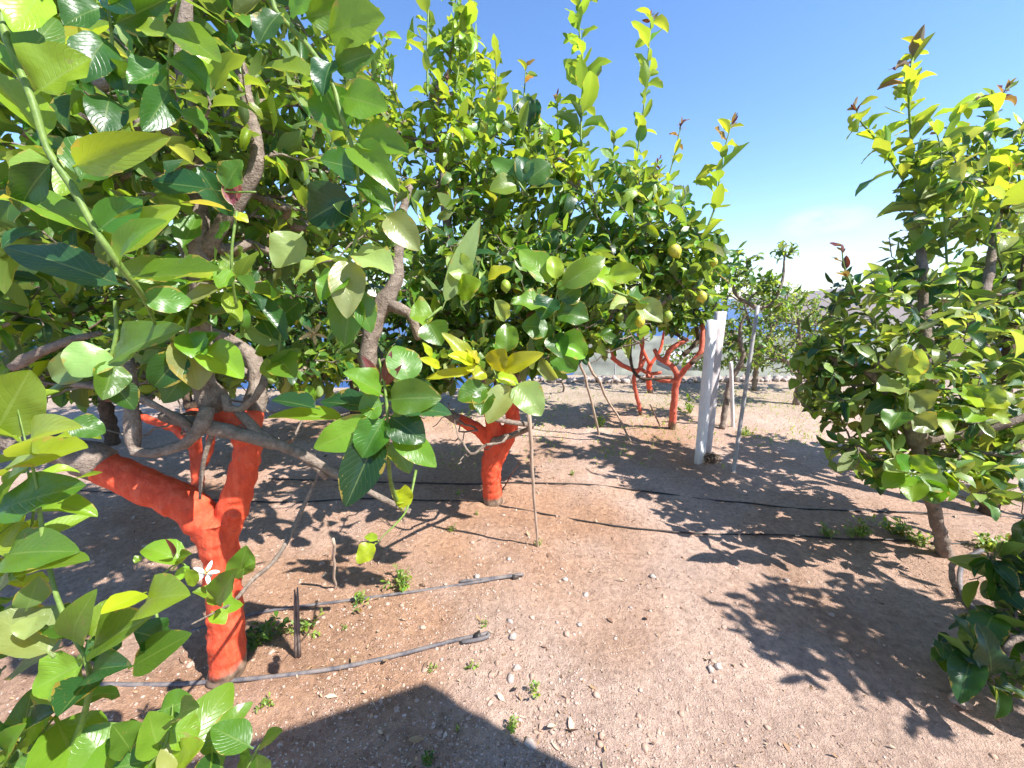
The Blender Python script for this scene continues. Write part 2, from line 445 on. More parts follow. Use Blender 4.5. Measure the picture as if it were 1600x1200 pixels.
def auto_shoot(root, stem, size, n, tones, res='md', stemname='shoot', start=.05, spread=1.0, bud=True):
    """an upright shoot: leaves spiral up it, bronze buds on the tip"""
    l = pxline(stem, .02); mb = MB(); mb.tube(l[:, :3], l[:, 3]*.55, 6, True); o = mb.build(stemname, GREENSTEM, root)
    lv = Leaves(); m = len(l)
    cut = [int(m*start)]+[int(m*(start+(1-start)*(k+1)/len(tones))) for k in range(len(tones))]
    for k, tn in enumerate(tones):
        seg = l[max(0, cut[k]-1):max(cut[k+1], cut[k]+2)]
        c = max(2, int(n/len(tones)))
        twig_leaves(lv, seg, size*(1-.35*(k/len(tones))**2), tn, c, 0.0, spread=spread)
    if bud:
        t = unit(l[-1, :3]-l[-3, :3])
        for k in range(5):
            lv.add(l[-1, :3]-t*.012*k, t+rng.normal(0, .4, 3), rng.normal(0, 1, 3), size*.38, size*.13, cols(1, {'bronze': 1}))
    link('foliage', lv.mesh('foliage', res), LEAF, o)
    return o

def lemon(root, px, py, d, wpx, mat, axis=(.1, -.2, -1)):
    r = wpx/F*d/2; c = P(px, py, d); a = unit(np.array(axis, float)); mb = MB()
    pr = [(-1.30, .06), (-1.22, .20), (-1.05, .50), (-.75, .80), (-.3, .98), (.1, 1.0), (.5, .90), (.85, .66), (1.08, .36), (1.22, .22), (1.34, .17), (1.42, .05)]
    mb.lathe(c, a, [(h*r, q*r) for h, q in pr], 14)
    mb.build('lemon', mat, root)

def blossom(root, px, py, d, size, mat=None):
    c = P(px, py, d); ax = unit(EYE-c+np.array([.2, 0, .4])); s = unit(np.cross(ax, [0, 0, 1.0])); lv = Leaves()
    for k in range(5):
        o = rot(s, ax, np.array(k*1.2566+.3))
        lv.add(c, unit(o+ax*rng.uniform(.1, .7)), ax, size*rng.uniform(.8, 1.1), size*.30, [.8, .8, .8], rng.uniform(.5, 1.6), .5, .1)
    for k in range(3): lv.add(c-ax*size*.3, unit(rng.normal(0, 1, 3)), ax, size*.6, size*.26, [.7, .62, .62], 1.2, 1.0, .02)
    o = link('blossom', lv.mesh('blossom', 'md'), mat or PETAL, root)
    mb = MB()
    for k in range(7): mb.tube([c, c+unit(ax+rng.normal(0, .3, 3))*size*.5], size*.05, 4)
    mb.build('stamen', DRYPETAL, o)
# ------------------------------------------------------------------ soil
def vnoise(x, y, s, seed=0):
    x = np.asarray(x)/s; y = np.asarray(y)/s; xi = np.floor(x); yi = np.floor(y); fx = x-xi; fy = y-yi
    def h(a, b):
        v = np.sin(a*127.1+b*311.7+seed*74.7)*43758.5453; return v-np.floor(v)
    fx = fx*fx*(3-2*fx); fy = fy*fy*(3-2*fy)
    return (h(xi, yi)*(1-fx)+h(xi+1, yi)*fx)*(1-fy)+(h(xi, yi+1)*(1-fx)+h(xi+1, yi+1)*fx)*fy-.5

def sstep(a, b, x):
    t = np.clip((x-a)/(b-a), 0, 1); return t*t*(3-2*t)

SEA = -42.0
def gz(x, y, fine=True):
    x = np.asarray(x, float); y = np.asarray(y, float); r = np.hypot(x, y); az = np.degrees(np.arctan2(x, y))
    z = .030*vnoise(x, y, .9, 1)+.014*vnoise(x, y, .33, 2)
    if fine: z = z+.013*vnoise(x, y, .12, 3)+.010*vnoise(x, y, .05, 4)
    z = z*(1-sstep(8, 12, r))
    edge = 6.1+1.0*sstep(-4, 6, az)+.25*vnoise(x, y*0, 1.3, 15)
    k = np.maximum(0, np.maximum(y-edge, np.maximum(np.abs(x)-9.5, -y-12)))
    right = sstep(-3, 12, az)
    left_z = -1.2*sstep(0, .8, k)-.31*np.maximum(0, k-1)
    right_z = -1.0*sstep(0, .8, k)-.262*np.minimum(np.maximum(0, k-1), 145)-.012*np.maximum(0, k-146)
    zz = left_z*(1-right)+right_z*right
    zz = np.maximum(zz, SEA-6-.0005*r)
    hill = sstep(27, 40, az)*(1-sstep(100, 140, az))*sstep(500, 2600, r)*(70+50*vnoise(x, y, 900, 8)+26*vnoise(x, y, 260, 9))
    rough = sstep(30, 200, r)*(1.5*vnoise(x, y, 26, 5)+.8*vnoise(x, y, 9, 6))
    return z+zz+hill+rough*right

def G2(px, py):
    p = G(px, py); p[2] = gz(p[0], p[1]); return p

na = 760
rr = np.concatenate([[.02, .12, .22], .3*1.0125**np.arange(282)]); rr = np.concatenate([rr, rr[-1]*1.09**np.arange(1, 73)])
A_ = np.arange(na)*2*np.pi/na
X_ = rr[:, None]*np.sin(A_); Y_ = rr[:, None]*np.cos(A_); Z_ = gz(X_, Y_)
i = np.arange(len(rr)-1)[:, None]*na; j = np.arange(na)[None]; j2 = (j+1) % na
Q_ = np.stack([i+j, i+na+j, i+na+j2, i+j2], -1).reshape(-1, 4)
V_ = np.stack([X_, Y_, Z_], -1).reshape(-1, 3)
TR = np.array([[-1.16, 1.26], [-.14, 2.58], [-2.4, 2.7], [2.55, 2.0], [-.9, .2], [1.84, 4.2], [-1.8, 4.6]])
dtr = np.min(np.hypot(V_[:, 0, None]-TR[:, 0], V_[:, 1, None]-TR[:, 1]), 1)
red = np.clip(1.25-dtr/1.15+.8*vnoise(V_[:, 0], V_[:, 1], .5, 21)+.6*vnoise(V_[:, 0], V_[:, 1], .17, 22), 0, 1)
red *= 1-sstep(1.6, 2.2, V_[:, 0])*.5
c_path = np.array([.66, .465, .36]); c_red = np.array([.54, .315, .195]); c_dry = np.array([.30, .28, .18]); c_far = np.array([.19, .19, .14])
C_ = c_path*(1-red[:, None])+c_red*red[:, None]
far = (sstep(4.4, 5.4, V_[:, 1]+.5*vnoise(V_[:, 0], V_[:, 1], .6, 31))*.45)[:, None]; C_ = C_*(1-far)+c_dry*far
R_ = np.hypot(V_[:, 0], V_[:, 1]); ff = sstep(.3, 3, np.maximum(V_[:, 1]-6.4, np.abs(V_[:, 0])-9.5))[:, None]
cf = c_far*(1+.7*vnoise(V_[:, 0], V_[:, 1], 26, 41)[:, None]+.9*vnoise(V_[:, 0], V_[:, 1], 7, 42)[:, None])
hl = sstep(500, 1100, R_)[:, None]; cf = cf*(1-hl)+np.array([.22, .17, .14])*hl
C_ = C_*(1-ff)+cf*ff
C_ *= (1+.22*vnoise(V_[:, 0], V_[:, 1], .26, 51)+.16*vnoise(V_[:, 0], V_[:, 1], .06, 52))[:, None]
m, nt = new_mat('orchard_soil'); g = gpos(nt); at = nd(nt, 'ShaderNodeAttribute', attribute_name='Col')
n1 = noise(nt, g, 34, 8, .75); n2 = noise(nt, g, 150, 4, .7)
c = mix(nt, 1.0, at.outputs['Color'], ramp(nt, n1, [(.28, (.55, .50, .48)), (.5, (.96, .95, .95)), (.70, (1.3, 1.3, 1.3))]), 'MULTIPLY')
c = mix(nt, ramp(nt, n2, [(.60, (0, 0, 0)), (.70, (.7, .7, .7))]), c, (.44, .36, .30))
c = mix(nt, ramp(nt, noise(nt, g, 210, 3, .7), [(.30, (.7, .7, .7)), (.38, (0, 0, 0))]), c, (.11, .07, .05))
finish(nt, c, .95, math_(nt, 'ADD', n1, math_(nt, 'MULTIPLY', n2, .6)), 1.0, .03, .15)
go = link('ground', mesh_np('ground', V_, Q_, True, C_), m); go['kind'] = 'structure'

# ------------------------------------------------------------------ sea
sr = np.concatenate([[60], 60*1.12**np.arange(1, 40)]); sa = np.linspace(-100, 100, 161)*np.pi/180
V = np.stack([sr[:, None]*np.sin(sa), sr[:, None]*np.cos(sa), np.full((len(sr), len(sa)), SEA)], -1).reshape(-1, 3)
i = np.arange(len(sr)-1)[:, None]*len(sa); j = np.arange(len(sa)-1)[None]
m, nt = new_mat('sea_water'); g = gpos(nt)
finish(nt, ramp(nt, noise(nt, g, .02, 5), [(.35, (.008, .045, .15)), (.65, (.012, .065, .20))]), .35, noise(nt, g, .5, 4), .4, .3, .3)
so = link('sea', mesh_np('sea', V, np.stack([i+j, i+len(sa)+j, i+len(sa)+j+1, i+j+1], -1).reshape(-1, 4)), m); so['kind'] = 'structure'

# ------------------------------------------------------------------ litter and small stones
def scatter(n, rmin, rmax, amax=62, clump=0):
    r = np.exp(rng.uniform(np.log(rmin), np.log(rmax), n)); a = np.radians(rng.uniform(-amax, amax, n))
    return r*np.sin(a), r*np.cos(a)
x, y = scatter(30000, .8, 5.2)
dd_ = np.min(np.hypot(x[:, None]-TR[:, 0], y[:, None]-TR[:, 1]), 1)
k = rng.random(len(x)) < np.clip(1.25-dd_/1.5, .22, 1)*np.clip(.7+1.3*vnoise(x, y, .3, 61), .1, 1); x, y = x[k], y[k]; n = len(x)
lv = Leaves(); th = rng.uniform(0, 6.28, n)
T = np.stack([np.cos(th), np.sin(th), rng.normal(0, .16, n)], -1)
N = unit(np.stack([rng.normal(0, .35, n), rng.normal(0, .35, n), np.ones(n)], -1))
L = np.where(rng.random(n) < .008, rng.uniform(.03, .065, n), .005*np.exp(np.abs(rng.normal(0, .7, n))))
pc = np.array([[.46, .34, .23], [.30, .19, .10], [.16, .09, .055], [.44, .33, .24], [.36, .22, .13]])[rng.integers(0, 5, n)]
lv.add(np.stack([x, y, gz(x, y)+.004], -1), T, N, L, L*rng.uniform(.22, .5, n), pc*np.exp(rng.normal(0, .2, (n, 1))), rng.normal(0, .9, n), rng.uniform(0, .7, n), .2)
m, nt = new_mat('dry_leaf'); at = nd(nt, 'ShaderNodeAttribute', attribute_name='Col'); finish(nt, at.outputs['Color'], .8, noise(nt, gpos(nt), 90), .3, .002)
o = link('leaf_litter', lv.mesh('leaf_litter', 'lo'), m); tag(o, kind='stuff')

def rocks(x, y, r, name, mat, sink=.25, squash=.65):
    ico = bpy.data.meshes.new('t'); import bmesh
    bm = bmesh.new(); bmesh.ops.create_icosphere(bm, subdivisions=1 if np.max(r) < .012 else 2, radius=1); bm.verts.ensure_lookup_table()
    v = np.array([q.co[:] for q in bm.verts]); f = np.array([[w.index for w in q.verts] for q in bm.faces]); bm.free()
    n = len(x); V = v[None]*(1+rng.normal(0, .2, (n, len(v), 1)))
    V = V*np.stack([rng.uniform(.75, 1.3, n), rng.uniform(.75, 1.3, n), rng.uniform(.6, 1, n)*squash/.65*.8], -1)[:, None]
    a = rng.uniform(0, 6.28, n)[:, None]
    V = np.stack([V[..., 0]*np.cos(a)-V[..., 1]*np.sin(a), V[..., 0]*np.sin(a)+V[..., 1]*np.cos(a), V[..., 2]], -1)*np.asarray(r)[:, None, None]
    V += np.stack([x, y, gz(x, y)+np.asarray(r)*(squash-sink)*.5], -1)[:, None]
    F = (f[None]+(np.arange(n)*len(v))[:, None, None]).reshape(-1, 3)
    return link(name, mesh_np(name, V.reshape(-1, 3), F, False), mat)
m, nt = new_mat('gravel_bits'); g = gpos(nt)
finish(nt, ramp(nt, noise(nt, g, 22, 2), [(.3, (.30, .20, .15)), (.5, (.48, .34, .27)), (.7, (.60, .45, .37))]), .9, noise(nt, g, 200), .4, .002)
x, y = scatter(19000, .75, 5.0)
k = rng.random(len(x)) < np.clip(.75+1.5*vnoise(x, y, .4, 71), .08, 1); x, y = x[k], y[k]
tag(rocks(x, y, np.minimum(.0020*np.exp(np.abs(rng.normal(0, .5, len(x)))), .008), 'pebbles', m, .45), kind='stuff')

x, y = scatter(1900, .8, 5.5)
k = rng.random(len(x)) < np.clip(.55+1.8*vnoise(x, y, .5, 75), .04, 1); x, y = x[k], y[k]
m, nt = new_mat('soil_clod'); g = gpos(nt); finish(nt, ramp(nt, noise(nt, g, 12, 3), [(.3, (.36, .22, .15)), (.7, (.52, .37, .29))]), .95, noise(nt, g, 120), .6, .004)
tag(rocks(x, y, np.minimum(.0045*np.exp(np.abs(rng.normal(0, .5, len(x)))), .013), 'soil_clods', m, .6), kind='stuff')
big = [(870, 975), (797, 975), (905, 977), (802, 1000), (798, 1062), (808, 1045), (827, 1160), (795, 878), (883, 907), (1300, 960), (1110, 1046), (1122, 1042), (1230, 905), (690, 1030), (985, 950), (1310, 745), (1205, 735), (745, 905), (915, 930), (1020, 900)]
for q, (a, b) in enumerate(big):
    p = G(a, b); o = rocks(np.array([0.]), np.array([0.]), np.array([rng.uniform(.010, .019)]), 'stone', STONE, .5)
    o.location = (p[0], p[1], float(gz(p[0], p[1])-gz(0, 0)))
    tag(o, 'small pale stone lying loose on the bare earth of the sunny path', 'stone', 'pale stones scattered on the path')
p = G(1500, 1095); o = rocks(np.array([0.]), np.array([0.]), np.array([.035]), 'stone', STONE, .1); o.location = (p[0], p[1], float(gz(p[0], p[1])-gz(0, 0)))
tag(o, 'larger reddish stone at the foot of the dark low shoots', 'stone')

# ------------------------------------------------------------------ weeds
def weed(px, py, size, n, label, mixw, tall=1.0):
    b = G2(px, py); rt = empty('weed', b, label, 'weed', 'weeds sprouting from the bare soil'); lv = Leaves(); mb = MB()
    for k in range(max(4, n//6)):
        a = rng.uniform(0, 6.28); rd = size*abs(rng.normal(0, .45)); hgt = size*tall*rng.uniform(.25, .75)
        b0 = b+[rd*.4*np.cos(a), rd*.4*np.sin(a), -.003]; tp = b+np.array([rd*np.cos(a), rd*np.sin(a), hgt])
        pts = np.array([b0, (b0+tp)/2+rng.normal(0, .1*size, 3)*[1, 1, .2], tp]); mb.tube(smoothline(pts, size*.15), .0011, 4)
        twig_leaves(lv, smoothline(pts, size*.15), size*.26, mixw, 7, .2)
    mb.build('stalk', GREENSTEM, rt); link('foliage', lv.mesh('foliage', 'lo'), LEAF, rt)
WG = {'light': 2, 'mid': 1.5, 'young': 1, 'pale': 4, 'brown': .6}; WD = {'dark': 3, 'mid': 2}
for a in [(627, 915, .11, 90, 'bushiest weed tuft, beside the farther grey hose', WG), (565, 940, .08, 60, 'low weed tuft touching the farther grey hose near the thin stick', WG),
          (412, 1100, .055, 40, 'pale weed tuft in front of the near red trunk and hose', WG), (540, 982, .03, 22, 'tiny weed between the two grey hoses', WG),
          (470, 985, .09, 60, 'weeds around the foot of the split wooden stake', WG), (415, 1000, .13, 100, 'dark leafy weeds in shade right of the near red trunk', WD),
          (755, 978, .035, 22, 'small weed just above the folded end of the near hose', WG), (672, 1048, .04, 28, 'weed below the middle of the near grey hose', WG),
          (738, 1042, .045, 28, 'weed below the folded end of the near grey hose', WG), (835, 1085, .055, 36, 'weed on the sunny path right of the angular shadow tip', WG),
          (800, 1138, .06, 36, 'weed on the edge of the angular shadow', WG), (668, 1190, .05, 36, 'dark weed inside the angular shadow', WD), (715, 1145, .03, 18, 'tiny pale weed inside the angular shadow', WG),
          (842, 855, .05, 34, 'weeds around the foot of the upright cane', WG), (705, 830, .06, 40, 'weed patch in front of the forked red trunk', WG), (745, 805, .04, 26, 'weed at the very foot of the forked red trunk', WG),
          (935, 665, .17, 70, 'bushy green weed at the foot of the leaning canes', WG), (1165, 680, .13, 60, 'feathery weed to the right of the metal pole', WG), (1075, 650, .2, 50, 'leafy green weed between the far red trunk and the white post', {'light': 2, 'young': 2}, 1.6),
          (1290, 838, 0.090, 72, 'leftmost weed of the strip under the right tree', WG), (1345, 836, 0.120, 96, 'yellow green weed in the middle of the strip under the right tree', WG), (1400, 835, 0.135, 112, 'weed clump left of the pale slanting trunk', WG),
          (1440, 850, 0.105, 80, 'weed directly left of the foot of the pale slanting trunk', WG), (1535, 855, 0.120, 96, 'weed right of the pale slanting trunk', WG), (1575, 868, 0.135, 96, 'weed at the right picture edge behind the looped hose', WG),
          (1580, 1060, .07, 40, 'weed at the right picture edge near the dark shoots', WG), (895, 745, .06, 34, 'pale weed beside the far black hose', WG), (720, 772, .05, 30, 'weed beside the black hose left of the forked red trunk', WG)]:
    weed(*a)
# thin dry grass of the far ground
n = 5200; px_ = rng.uniform(640, 1290, n); py_ = rng.uniform(606, 735, n); k = rng.random(n) < np.clip((738-py_)/150+.9*vnoise(px_, py_*2.2, 60, 81), .02, 1); px_, py_ = px_[k], py_[k]
b = np.array([G(a, c_) for a, c_ in zip(px_, py_)]); b[:, 2] = gz(b[:, 0], b[:, 1]); b = b[b[:, 1] < 6.4]; lv = Leaves(); n = len(b)
T = unit(np.stack([rng.normal(0, .6, n), rng.normal(0, .6, n), np.ones(n)], -1)); L = rng.uniform(.02, .06, n)
lv.add(b-[0, 0, .004], T, rng.normal(0, 1, (n, 3)), L, L*rng.uniform(.12, .3, n), cols(n, {'light': 2, 'pale': 3, 'young': 1.4}))
tag(link('ground_cover', lv.mesh('ground_cover', 'lo'), LEAF), kind='stuff')

# ------------------------------------------------------------------ hoses
def ground_tube(name, rows, r, mat, label, cat, group=None, z=0.0, root=None):
    pts = np.array([G(a, b) for a, b in rows]); l = smoothline(pts, .02); l[:, 2] = gz(l[:, 0], l[:, 1], False)+r*.55+z+.016*vnoise(l[:, 0], l[:, 1], .35, 91); l[1:-1, :2] += .012*np.stack([vnoise(l[1:-1, 0], l[1:-1, 1], .3, 92), vnoise(l[1:-1, 0], l[1:-1, 1], .3, 93)], -1)
    mb = MB(); mb.tube(l, r, 10)
    if root is None: return tag(mb.build(name, mat), label, cat, group)
    return mb.build(name, mat, root)
def hose_with_end(main, tail, clamp, label, r):
    b = G2(*main[len(main)//2]); rt = empty('irrigation_hose', b, label, 'hose', 'drip irrigation hoses on the soil')
    ground_tube('pipe', main, r, HOSEG, None, None, root=rt); ground_tube('folded_end', tail, r, HOSEG, None, None, z=.003, root=rt)
    q = G2(*clamp); mb = MB(); q2 = G2(clamp[0]+9, clamp[1]-2); mb.tube([q+[0, 0, r], q2+[0, 0, r]], r*2.15, 12); mb.build('clamp', HOSEB, rt)
hose_with_end([(120, 1076), (200, 1070), (300, 1068), (400, 1061), (500, 1048), (600, 1028), (690, 1007), (762, 994)], [(722, 1007), (745, 1004), (762, 1000), (764, 996)], (742, 1000), 'near grey drip hose past the foot of the near red trunk, end folded back', .0085)
hose_with_end([(300, 985), (360, 968), (420, 955), (520, 941), (600, 932), (700, 920), (760, 912), (818, 903)], [(718, 913), (770, 909), (812, 904), (818, 903)], (800, 906), 'farther grey drip hose across the reddish soil, end folded back', .0075)
ground_tube('irrigation_hose', [(60, 762), (250, 775), (420, 785), (560, 780), (640, 782), (740, 786), (800, 795), (870, 808), (960, 824), (1050, 833), (1150, 836), (1290, 841), (1420, 846), (1600, 850)], .006, HOSEB, 'thin black drip hose running past the forked red trunk to the right tree', 'hose', 'drip irrigation hoses on the soil')
ground_tube('irrigation_hose', [(420, 748), (560, 752), (660, 755), (760, 757), (860, 758), (950, 762), (1060, 775), (1160, 786), (1250, 794), (1400, 801), (1520, 805), (1640, 812)], .006, HOSEB, 'farthest black drip hose crossing the path below the white post', 'hose', 'drip irrigation hoses on the soil')
l = smoothline([G2(1528, 880)+[0, 0, .09], G2(1504, 885)+[0, 0, .05], G2(1498, 915)+[0, 0, .02], G2(1513, 945)+[0, 0, .012], G2(1540, 965)+[0, 0, .012], G2(1590, 985)+[0, 0, .012], G2(1660, 1000)+[0, 0, .01]], .02)
mb = MB(); mb.tube(l, .011, 10); tag(mb.build('irrigation_hose', HOSEG), 'short curved grey hose looping up beside the pale slanting trunk', 'hose', 'drip irrigation hoses on the soil')

# ------------------------------------------------------------------ post, pole, canes, stakes
def vert_pts(px0, py0, px1, py1, d1):
    b = G2(px0, py0); return b, P(px1, py1, d1)
b, t = vert_pts(1093, 722, 1113, 500, 3.42)
post = empty('white_post', b, 'thick white wooden post of two boards, tallest upright right of centre', 'post')
def board(b, t, w, th, yaw, name, mat):
    ax = unit(t-b); sd = np.array([math.cos(yaw), math.sin(yaw), 0]); sd = unit(sd-ax*(sd@ax)); nr = np.cross(ax, sd); L = np.linalg.norm(t-b)
    mb = MB(); seg = 9
    for k in range(4):
        pass
    V = []
    for s in np.linspace(-.02, 1, seg):
        o_ = b+ax*L*s+rng.normal(0, .0012, 3)
        for (u, v) in ((-1, -.8), (-.9, -1), (.9, -1), (1, -.8), (1, .8), (.9, 1), (-.9, 1), (-1, .8)): V.append(o_+sd*w/2*u+nr*th/2*v)
    V.append(b-ax*L*.02); V.append(t)
    Q = [[k*8+j, k*8+(j+1) % 8, k*8+8+(j+1) % 8, k*8+8+j] for k in range(seg-1) for j in range(8)]
    e = 8*seg; q = (seg-1)*8
    for j in range(0, 8, 2): Q.append([e, (j+2) % 8, j+1, j]); Q.append([e+1, q+j, q+j+1, q+(j+2) % 8])
    mb.add(V, Q); return mb.build(name, mat, post, False)
board(b, t, .112, .045, R(34), 'front_board', WOODW)
b2 = G2(1104, 711); t2 = P(1128, 487, 3.47); o = board(b2+[.005, .035, 0], t2+[.005, .035, 0], .098, .05, R(14), 'back_board', WOODP)
mb = MB()
for k in range(26):
    c0 = G2(1110, 721)+np.array([rng.normal(0, .028), rng.normal(0, .02), .035]); a0 = rng.uniform(0, 6.28); ra = rng.uniform(.02, .055)
    tt = np.linspace(a0, a0+rng.uniform(2.5, 5.5), 12); tl = unit(rng.normal(0, 1, 3)*[1, 1, .6]); s_ = unit(np.cross(tl, [.1, .2, 1])); w_ = np.cross(tl, s_)
    pts = c0+(np.cos(tt)*ra)[:, None]*s_+(np.sin(tt)*ra)[:, None]*w_; pts[:, 2] = np.maximum(pts[:, 2], .003); mb.tube(pts, .0042, 5)
tag(mb.build('dry_root_ball', DRYGRASS), 'dark tangled ball of dry roots at the foot of the white post', 'root ball')

def rod(name, b, t, r0, r1, mat, label, cat, group=None, rough=0.0, n=9):
    l = np.linspace(0, 1, n)[:, None]*(t-b)+b; l[1:-1] += rng.normal(0, rough, (n-2, 3)); l = np.vstack([b-(t-b)*.03, l])
    mb = MB(); mb.tube(l, np.linspace(r0, r1, len(l)), 10); return tag(mb.build(name, mat), label, cat, group)
b, t = vert_pts(1146, 735, 1184, 478, 3.45); rod('metal_pole', b, t, .017, .016, METAL, 'slim grey metal pole standing right of the white post', 'pole')
b, t = vert_pts(1145, 668, 1142, 566, 4.2); rod('thin_post', b, t, .02, .02, WOODW, 'short thin white post behind the metal pole', 'post')
b, t = vert_pts(840, 857, 826, 640, 2.05); rod('cane', b, t, .0055, .0125, CANE, 'slim upright cane in the reddish soil right of the forked red trunk', 'cane', 'canes propping the trees', .004)
b, t = vert_pts(936, 680, 905, 555, 3.9); rod('cane', b, t, .012, .014, CANE, 'left of the two leaning canes, left of the far red trunks', 'cane', 'canes propping the trees', .008)
b, t = vert_pts(986, 692, 918, 565, 3.7); rod('cane', b, t, .009, .014, CANE, 'right and more slanted of the two leaning canes', 'cane', 'canes propping the trees', .008)
b, t = vert_pts(1031, 666, 1016, 632, 4.2); rod('stake', b, t, .008, .008, STAKE, 'short dark stick stuck in the soil left of the far red trunk', 'stake')
b, t = vert_pts(880, 612, 886, 560, 5.6); rod('stake', b, t, .015, .013, STAKE, 'dark twisted stick at the far left edge of the low stone wall', 'stake', None, .02)
b, t = vert_pts(523, 918, 520, 842, 1.84); rod('stake', b, t, .0065, .0075, CANE, 'pale broken stick standing behind the farther grey hose', 'stake', None, .004)
b, t = vert_pts(783, 770, 812, 722, 2.7); rod('stake', b, t, .006, .005, STAKE, 'thin dark twig leaning at the foot of the forked red trunk', 'stake', None, .003)
b = G2(465, 1025); t = P(463, 922, 1.56); rt = empty('split_stake', b, 'dark split wooden stake between the near red trunk and the hoses', 'stake')
for s_, q in ((-1, .0), (1, .012)):
    l = np.linspace(-.05, 1, 6)[:, None]*(t-b)+b+np.array([s_*.0065, 0, q]); mb = MB(); mb.tube(l, [.0075, .007, .007, .0065, .006, .003], 6, True, .1); mb.build('half', STAKE, rt, False)

# ------------------------------------------------------------------ low stone wall, fence, far things
x = np.linspace(-.35, 5.6, 74)+rng.normal(0, .03, 74); y = 6.55+.02*x+rng.normal(0, .05, 74)
o = rocks(x, y, rng.uniform(.035, .085, 74), 'low_stone_wall', STONE, .1, .9); tag(o, 'low pale rubble edging along the far end of the orchard', 'wall')
fn = empty('wire_fence', (3, 7.0, -.3), 'thin wire fence behind the low stone wall at right', 'fence')
for xx in (1.9, 3.0, 4.1, 5.2, 6.3):
    mb = MB(); mb.tube([[xx, 6.95, -.8], [xx, 6.95, .75]], .013, 6); mb.build('fence_post', METAL, fn)
mb = MB()
for zz in np.linspace(-.1, .7, 6): mb.tube([[1.9, 6.95, zz], [6.3, 6.95, zz]], .0011, 4)
for xx in np.arange(2.0, 6.3, .13): mb.tube([[xx, 6.952, -.2], [xx, 6.952, .7]], .0009, 4)
mb.build('wire_mesh', METAL, fn)
def greenhouse(px, py, dist, w, l, h, label):
    c = P(px, py, dist); zb = c[2]-h*.5; n = 9; rt = empty('greenhouse', (c[0], c[1], zb), label, 'greenhouse', 'greenhouses on the coastal plain'); a = np.linspace(0, np.pi, n); V = []
    for yy in (-l/2, l/2):
        for k in a: V.append([c[0]+math.cos(k)*w/2, c[1]+yy, zb+math.sin(k)*h])
    V += [[c[0], c[1]-l/2, zb], [c[0], c[1]+l/2, zb]]
    Q = [[k, k+1, n+k+1, n+k] for k in range(n-1)]
    for k in range(0, n-1, 2): Q += [[2*n, k+2, k+1, k], [2*n+1, n+k, n+k+1, n+k+2]]
    link('cover', mesh_np('cover', V, Q, False), PLASTER, rt)
    mb = MB(); mb.box([c[0], c[1], zb-h*.6], [w*1.04, l*1.04, h*1.2]); mb.build('base', STONE, rt, False)
greenhouse(1392, 577, 60, 4.5, 9, 3.2, 'pale rounded greenhouse glimpsed through the right tree')
greenhouse(1075, 557, 95, 12, 8, 1.6, 'long white greenhouse on the plain behind the far red trunks')

# unseen shed added beside the viewer, its plan shaped to throw the bottom shadow
APEX = np.array([-.344, 1.22]); hh = 2.35; corner = APEX+SUN_AZ*hh/math.tan(SUN_EL); wd = np.array([-.94, -.34]); wn = np.array([.34, -.94])
az2 = unit(SUN_AZ); e2 = np.array([.83, -.56]); plan = np.array([corner, corner+wd*.8, corner+wd*.8+az2*3.2, corner+e2*1.7+az2*1.6, corner+e2*1.7]); mid = plan.mean(0)
bd = empty('added_shadow_shed', (mid[0], mid[1], 0), 'unseen white plastered shed added beside the viewer to cast the angular shadow', 'shed')
def prism(pl, z0, z1, name, mat):
    n = len(pl); V = [[*p, z0] for p in pl]+[[*p, z1] for p in pl]; me = bpy.data.meshes.new(name)
    me.from_pydata(V, [], [[k, (k+1) % n, n+(k+1) % n, n+k] for k in range(n)]+[list(range(n))[::-1], list(range(n, 2*n))]); me.update(); link(name, me, mat, bd)
prism(mid+(plan-mid)*.95, -.05, hh-.1, 'wall', PLASTER); prism(plan, hh-.1, hh, 'roof_slab', STONE)
# ------------------------------------------------------------------ trees
GRP = 'lemon trees of the orchard'
def tree(label, base): return empty('lemon_tree', base, label, 'tree', GRP)
MIXA = {'dark': 2.6, 'mid': 3.6, 'light': 4, 'blue': .8, 'young': 2, 'pale': 1, 'yellow': .08}
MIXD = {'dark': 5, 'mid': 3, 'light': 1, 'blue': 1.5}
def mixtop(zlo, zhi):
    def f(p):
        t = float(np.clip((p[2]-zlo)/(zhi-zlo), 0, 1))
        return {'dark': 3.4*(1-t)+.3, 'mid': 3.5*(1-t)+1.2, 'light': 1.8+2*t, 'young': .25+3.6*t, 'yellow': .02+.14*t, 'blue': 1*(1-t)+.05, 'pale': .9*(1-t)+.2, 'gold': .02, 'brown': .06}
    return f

# --- A: the near tree with the forked red trunk
A = tree('nearest lemon tree at left, on a thick bright red forked trunk', G(355, 1050))
a_trunk = pxline([(356, 1075, 1.60, 60), (355, 1050, 1.57, 57), (353, 980, 1.545, 54), (347, 900, 1.51, 53), (342, 850, 1.485, 60), (338, 805, 1.46, 66)], .02)
a_left = pxline([(340, 850, 1.485, 50), (318, 812, 1.46, 60), (285, 785, 1.44, 62), (225, 758, 1.41, 60), (150, 722, 1.38, 56)], .02)
a_right = pxline([(345, 850, 1.485, 48), (362, 800, 1.47, 52), (376, 755, 1.45, 50), (386, 712, 1.43, 46), (384, 676, 1.42, 50), (352, 652, 1.39, 46), (330, 632, 1.37, 42)], .02)
a_right2 = pxline([(384, 700, 1.43, 42), (392, 672, 1.44, 36), (398, 640, 1.46, 30)], .02)
for l, k in ((a_trunk, .9), (a_left, .86), (a_right, .84), (a_right2, .84)): l[:, 3] *= k
trunk(A, [a_trunk, a_left, a_right, a_right2], PAINT, voxel=.007)
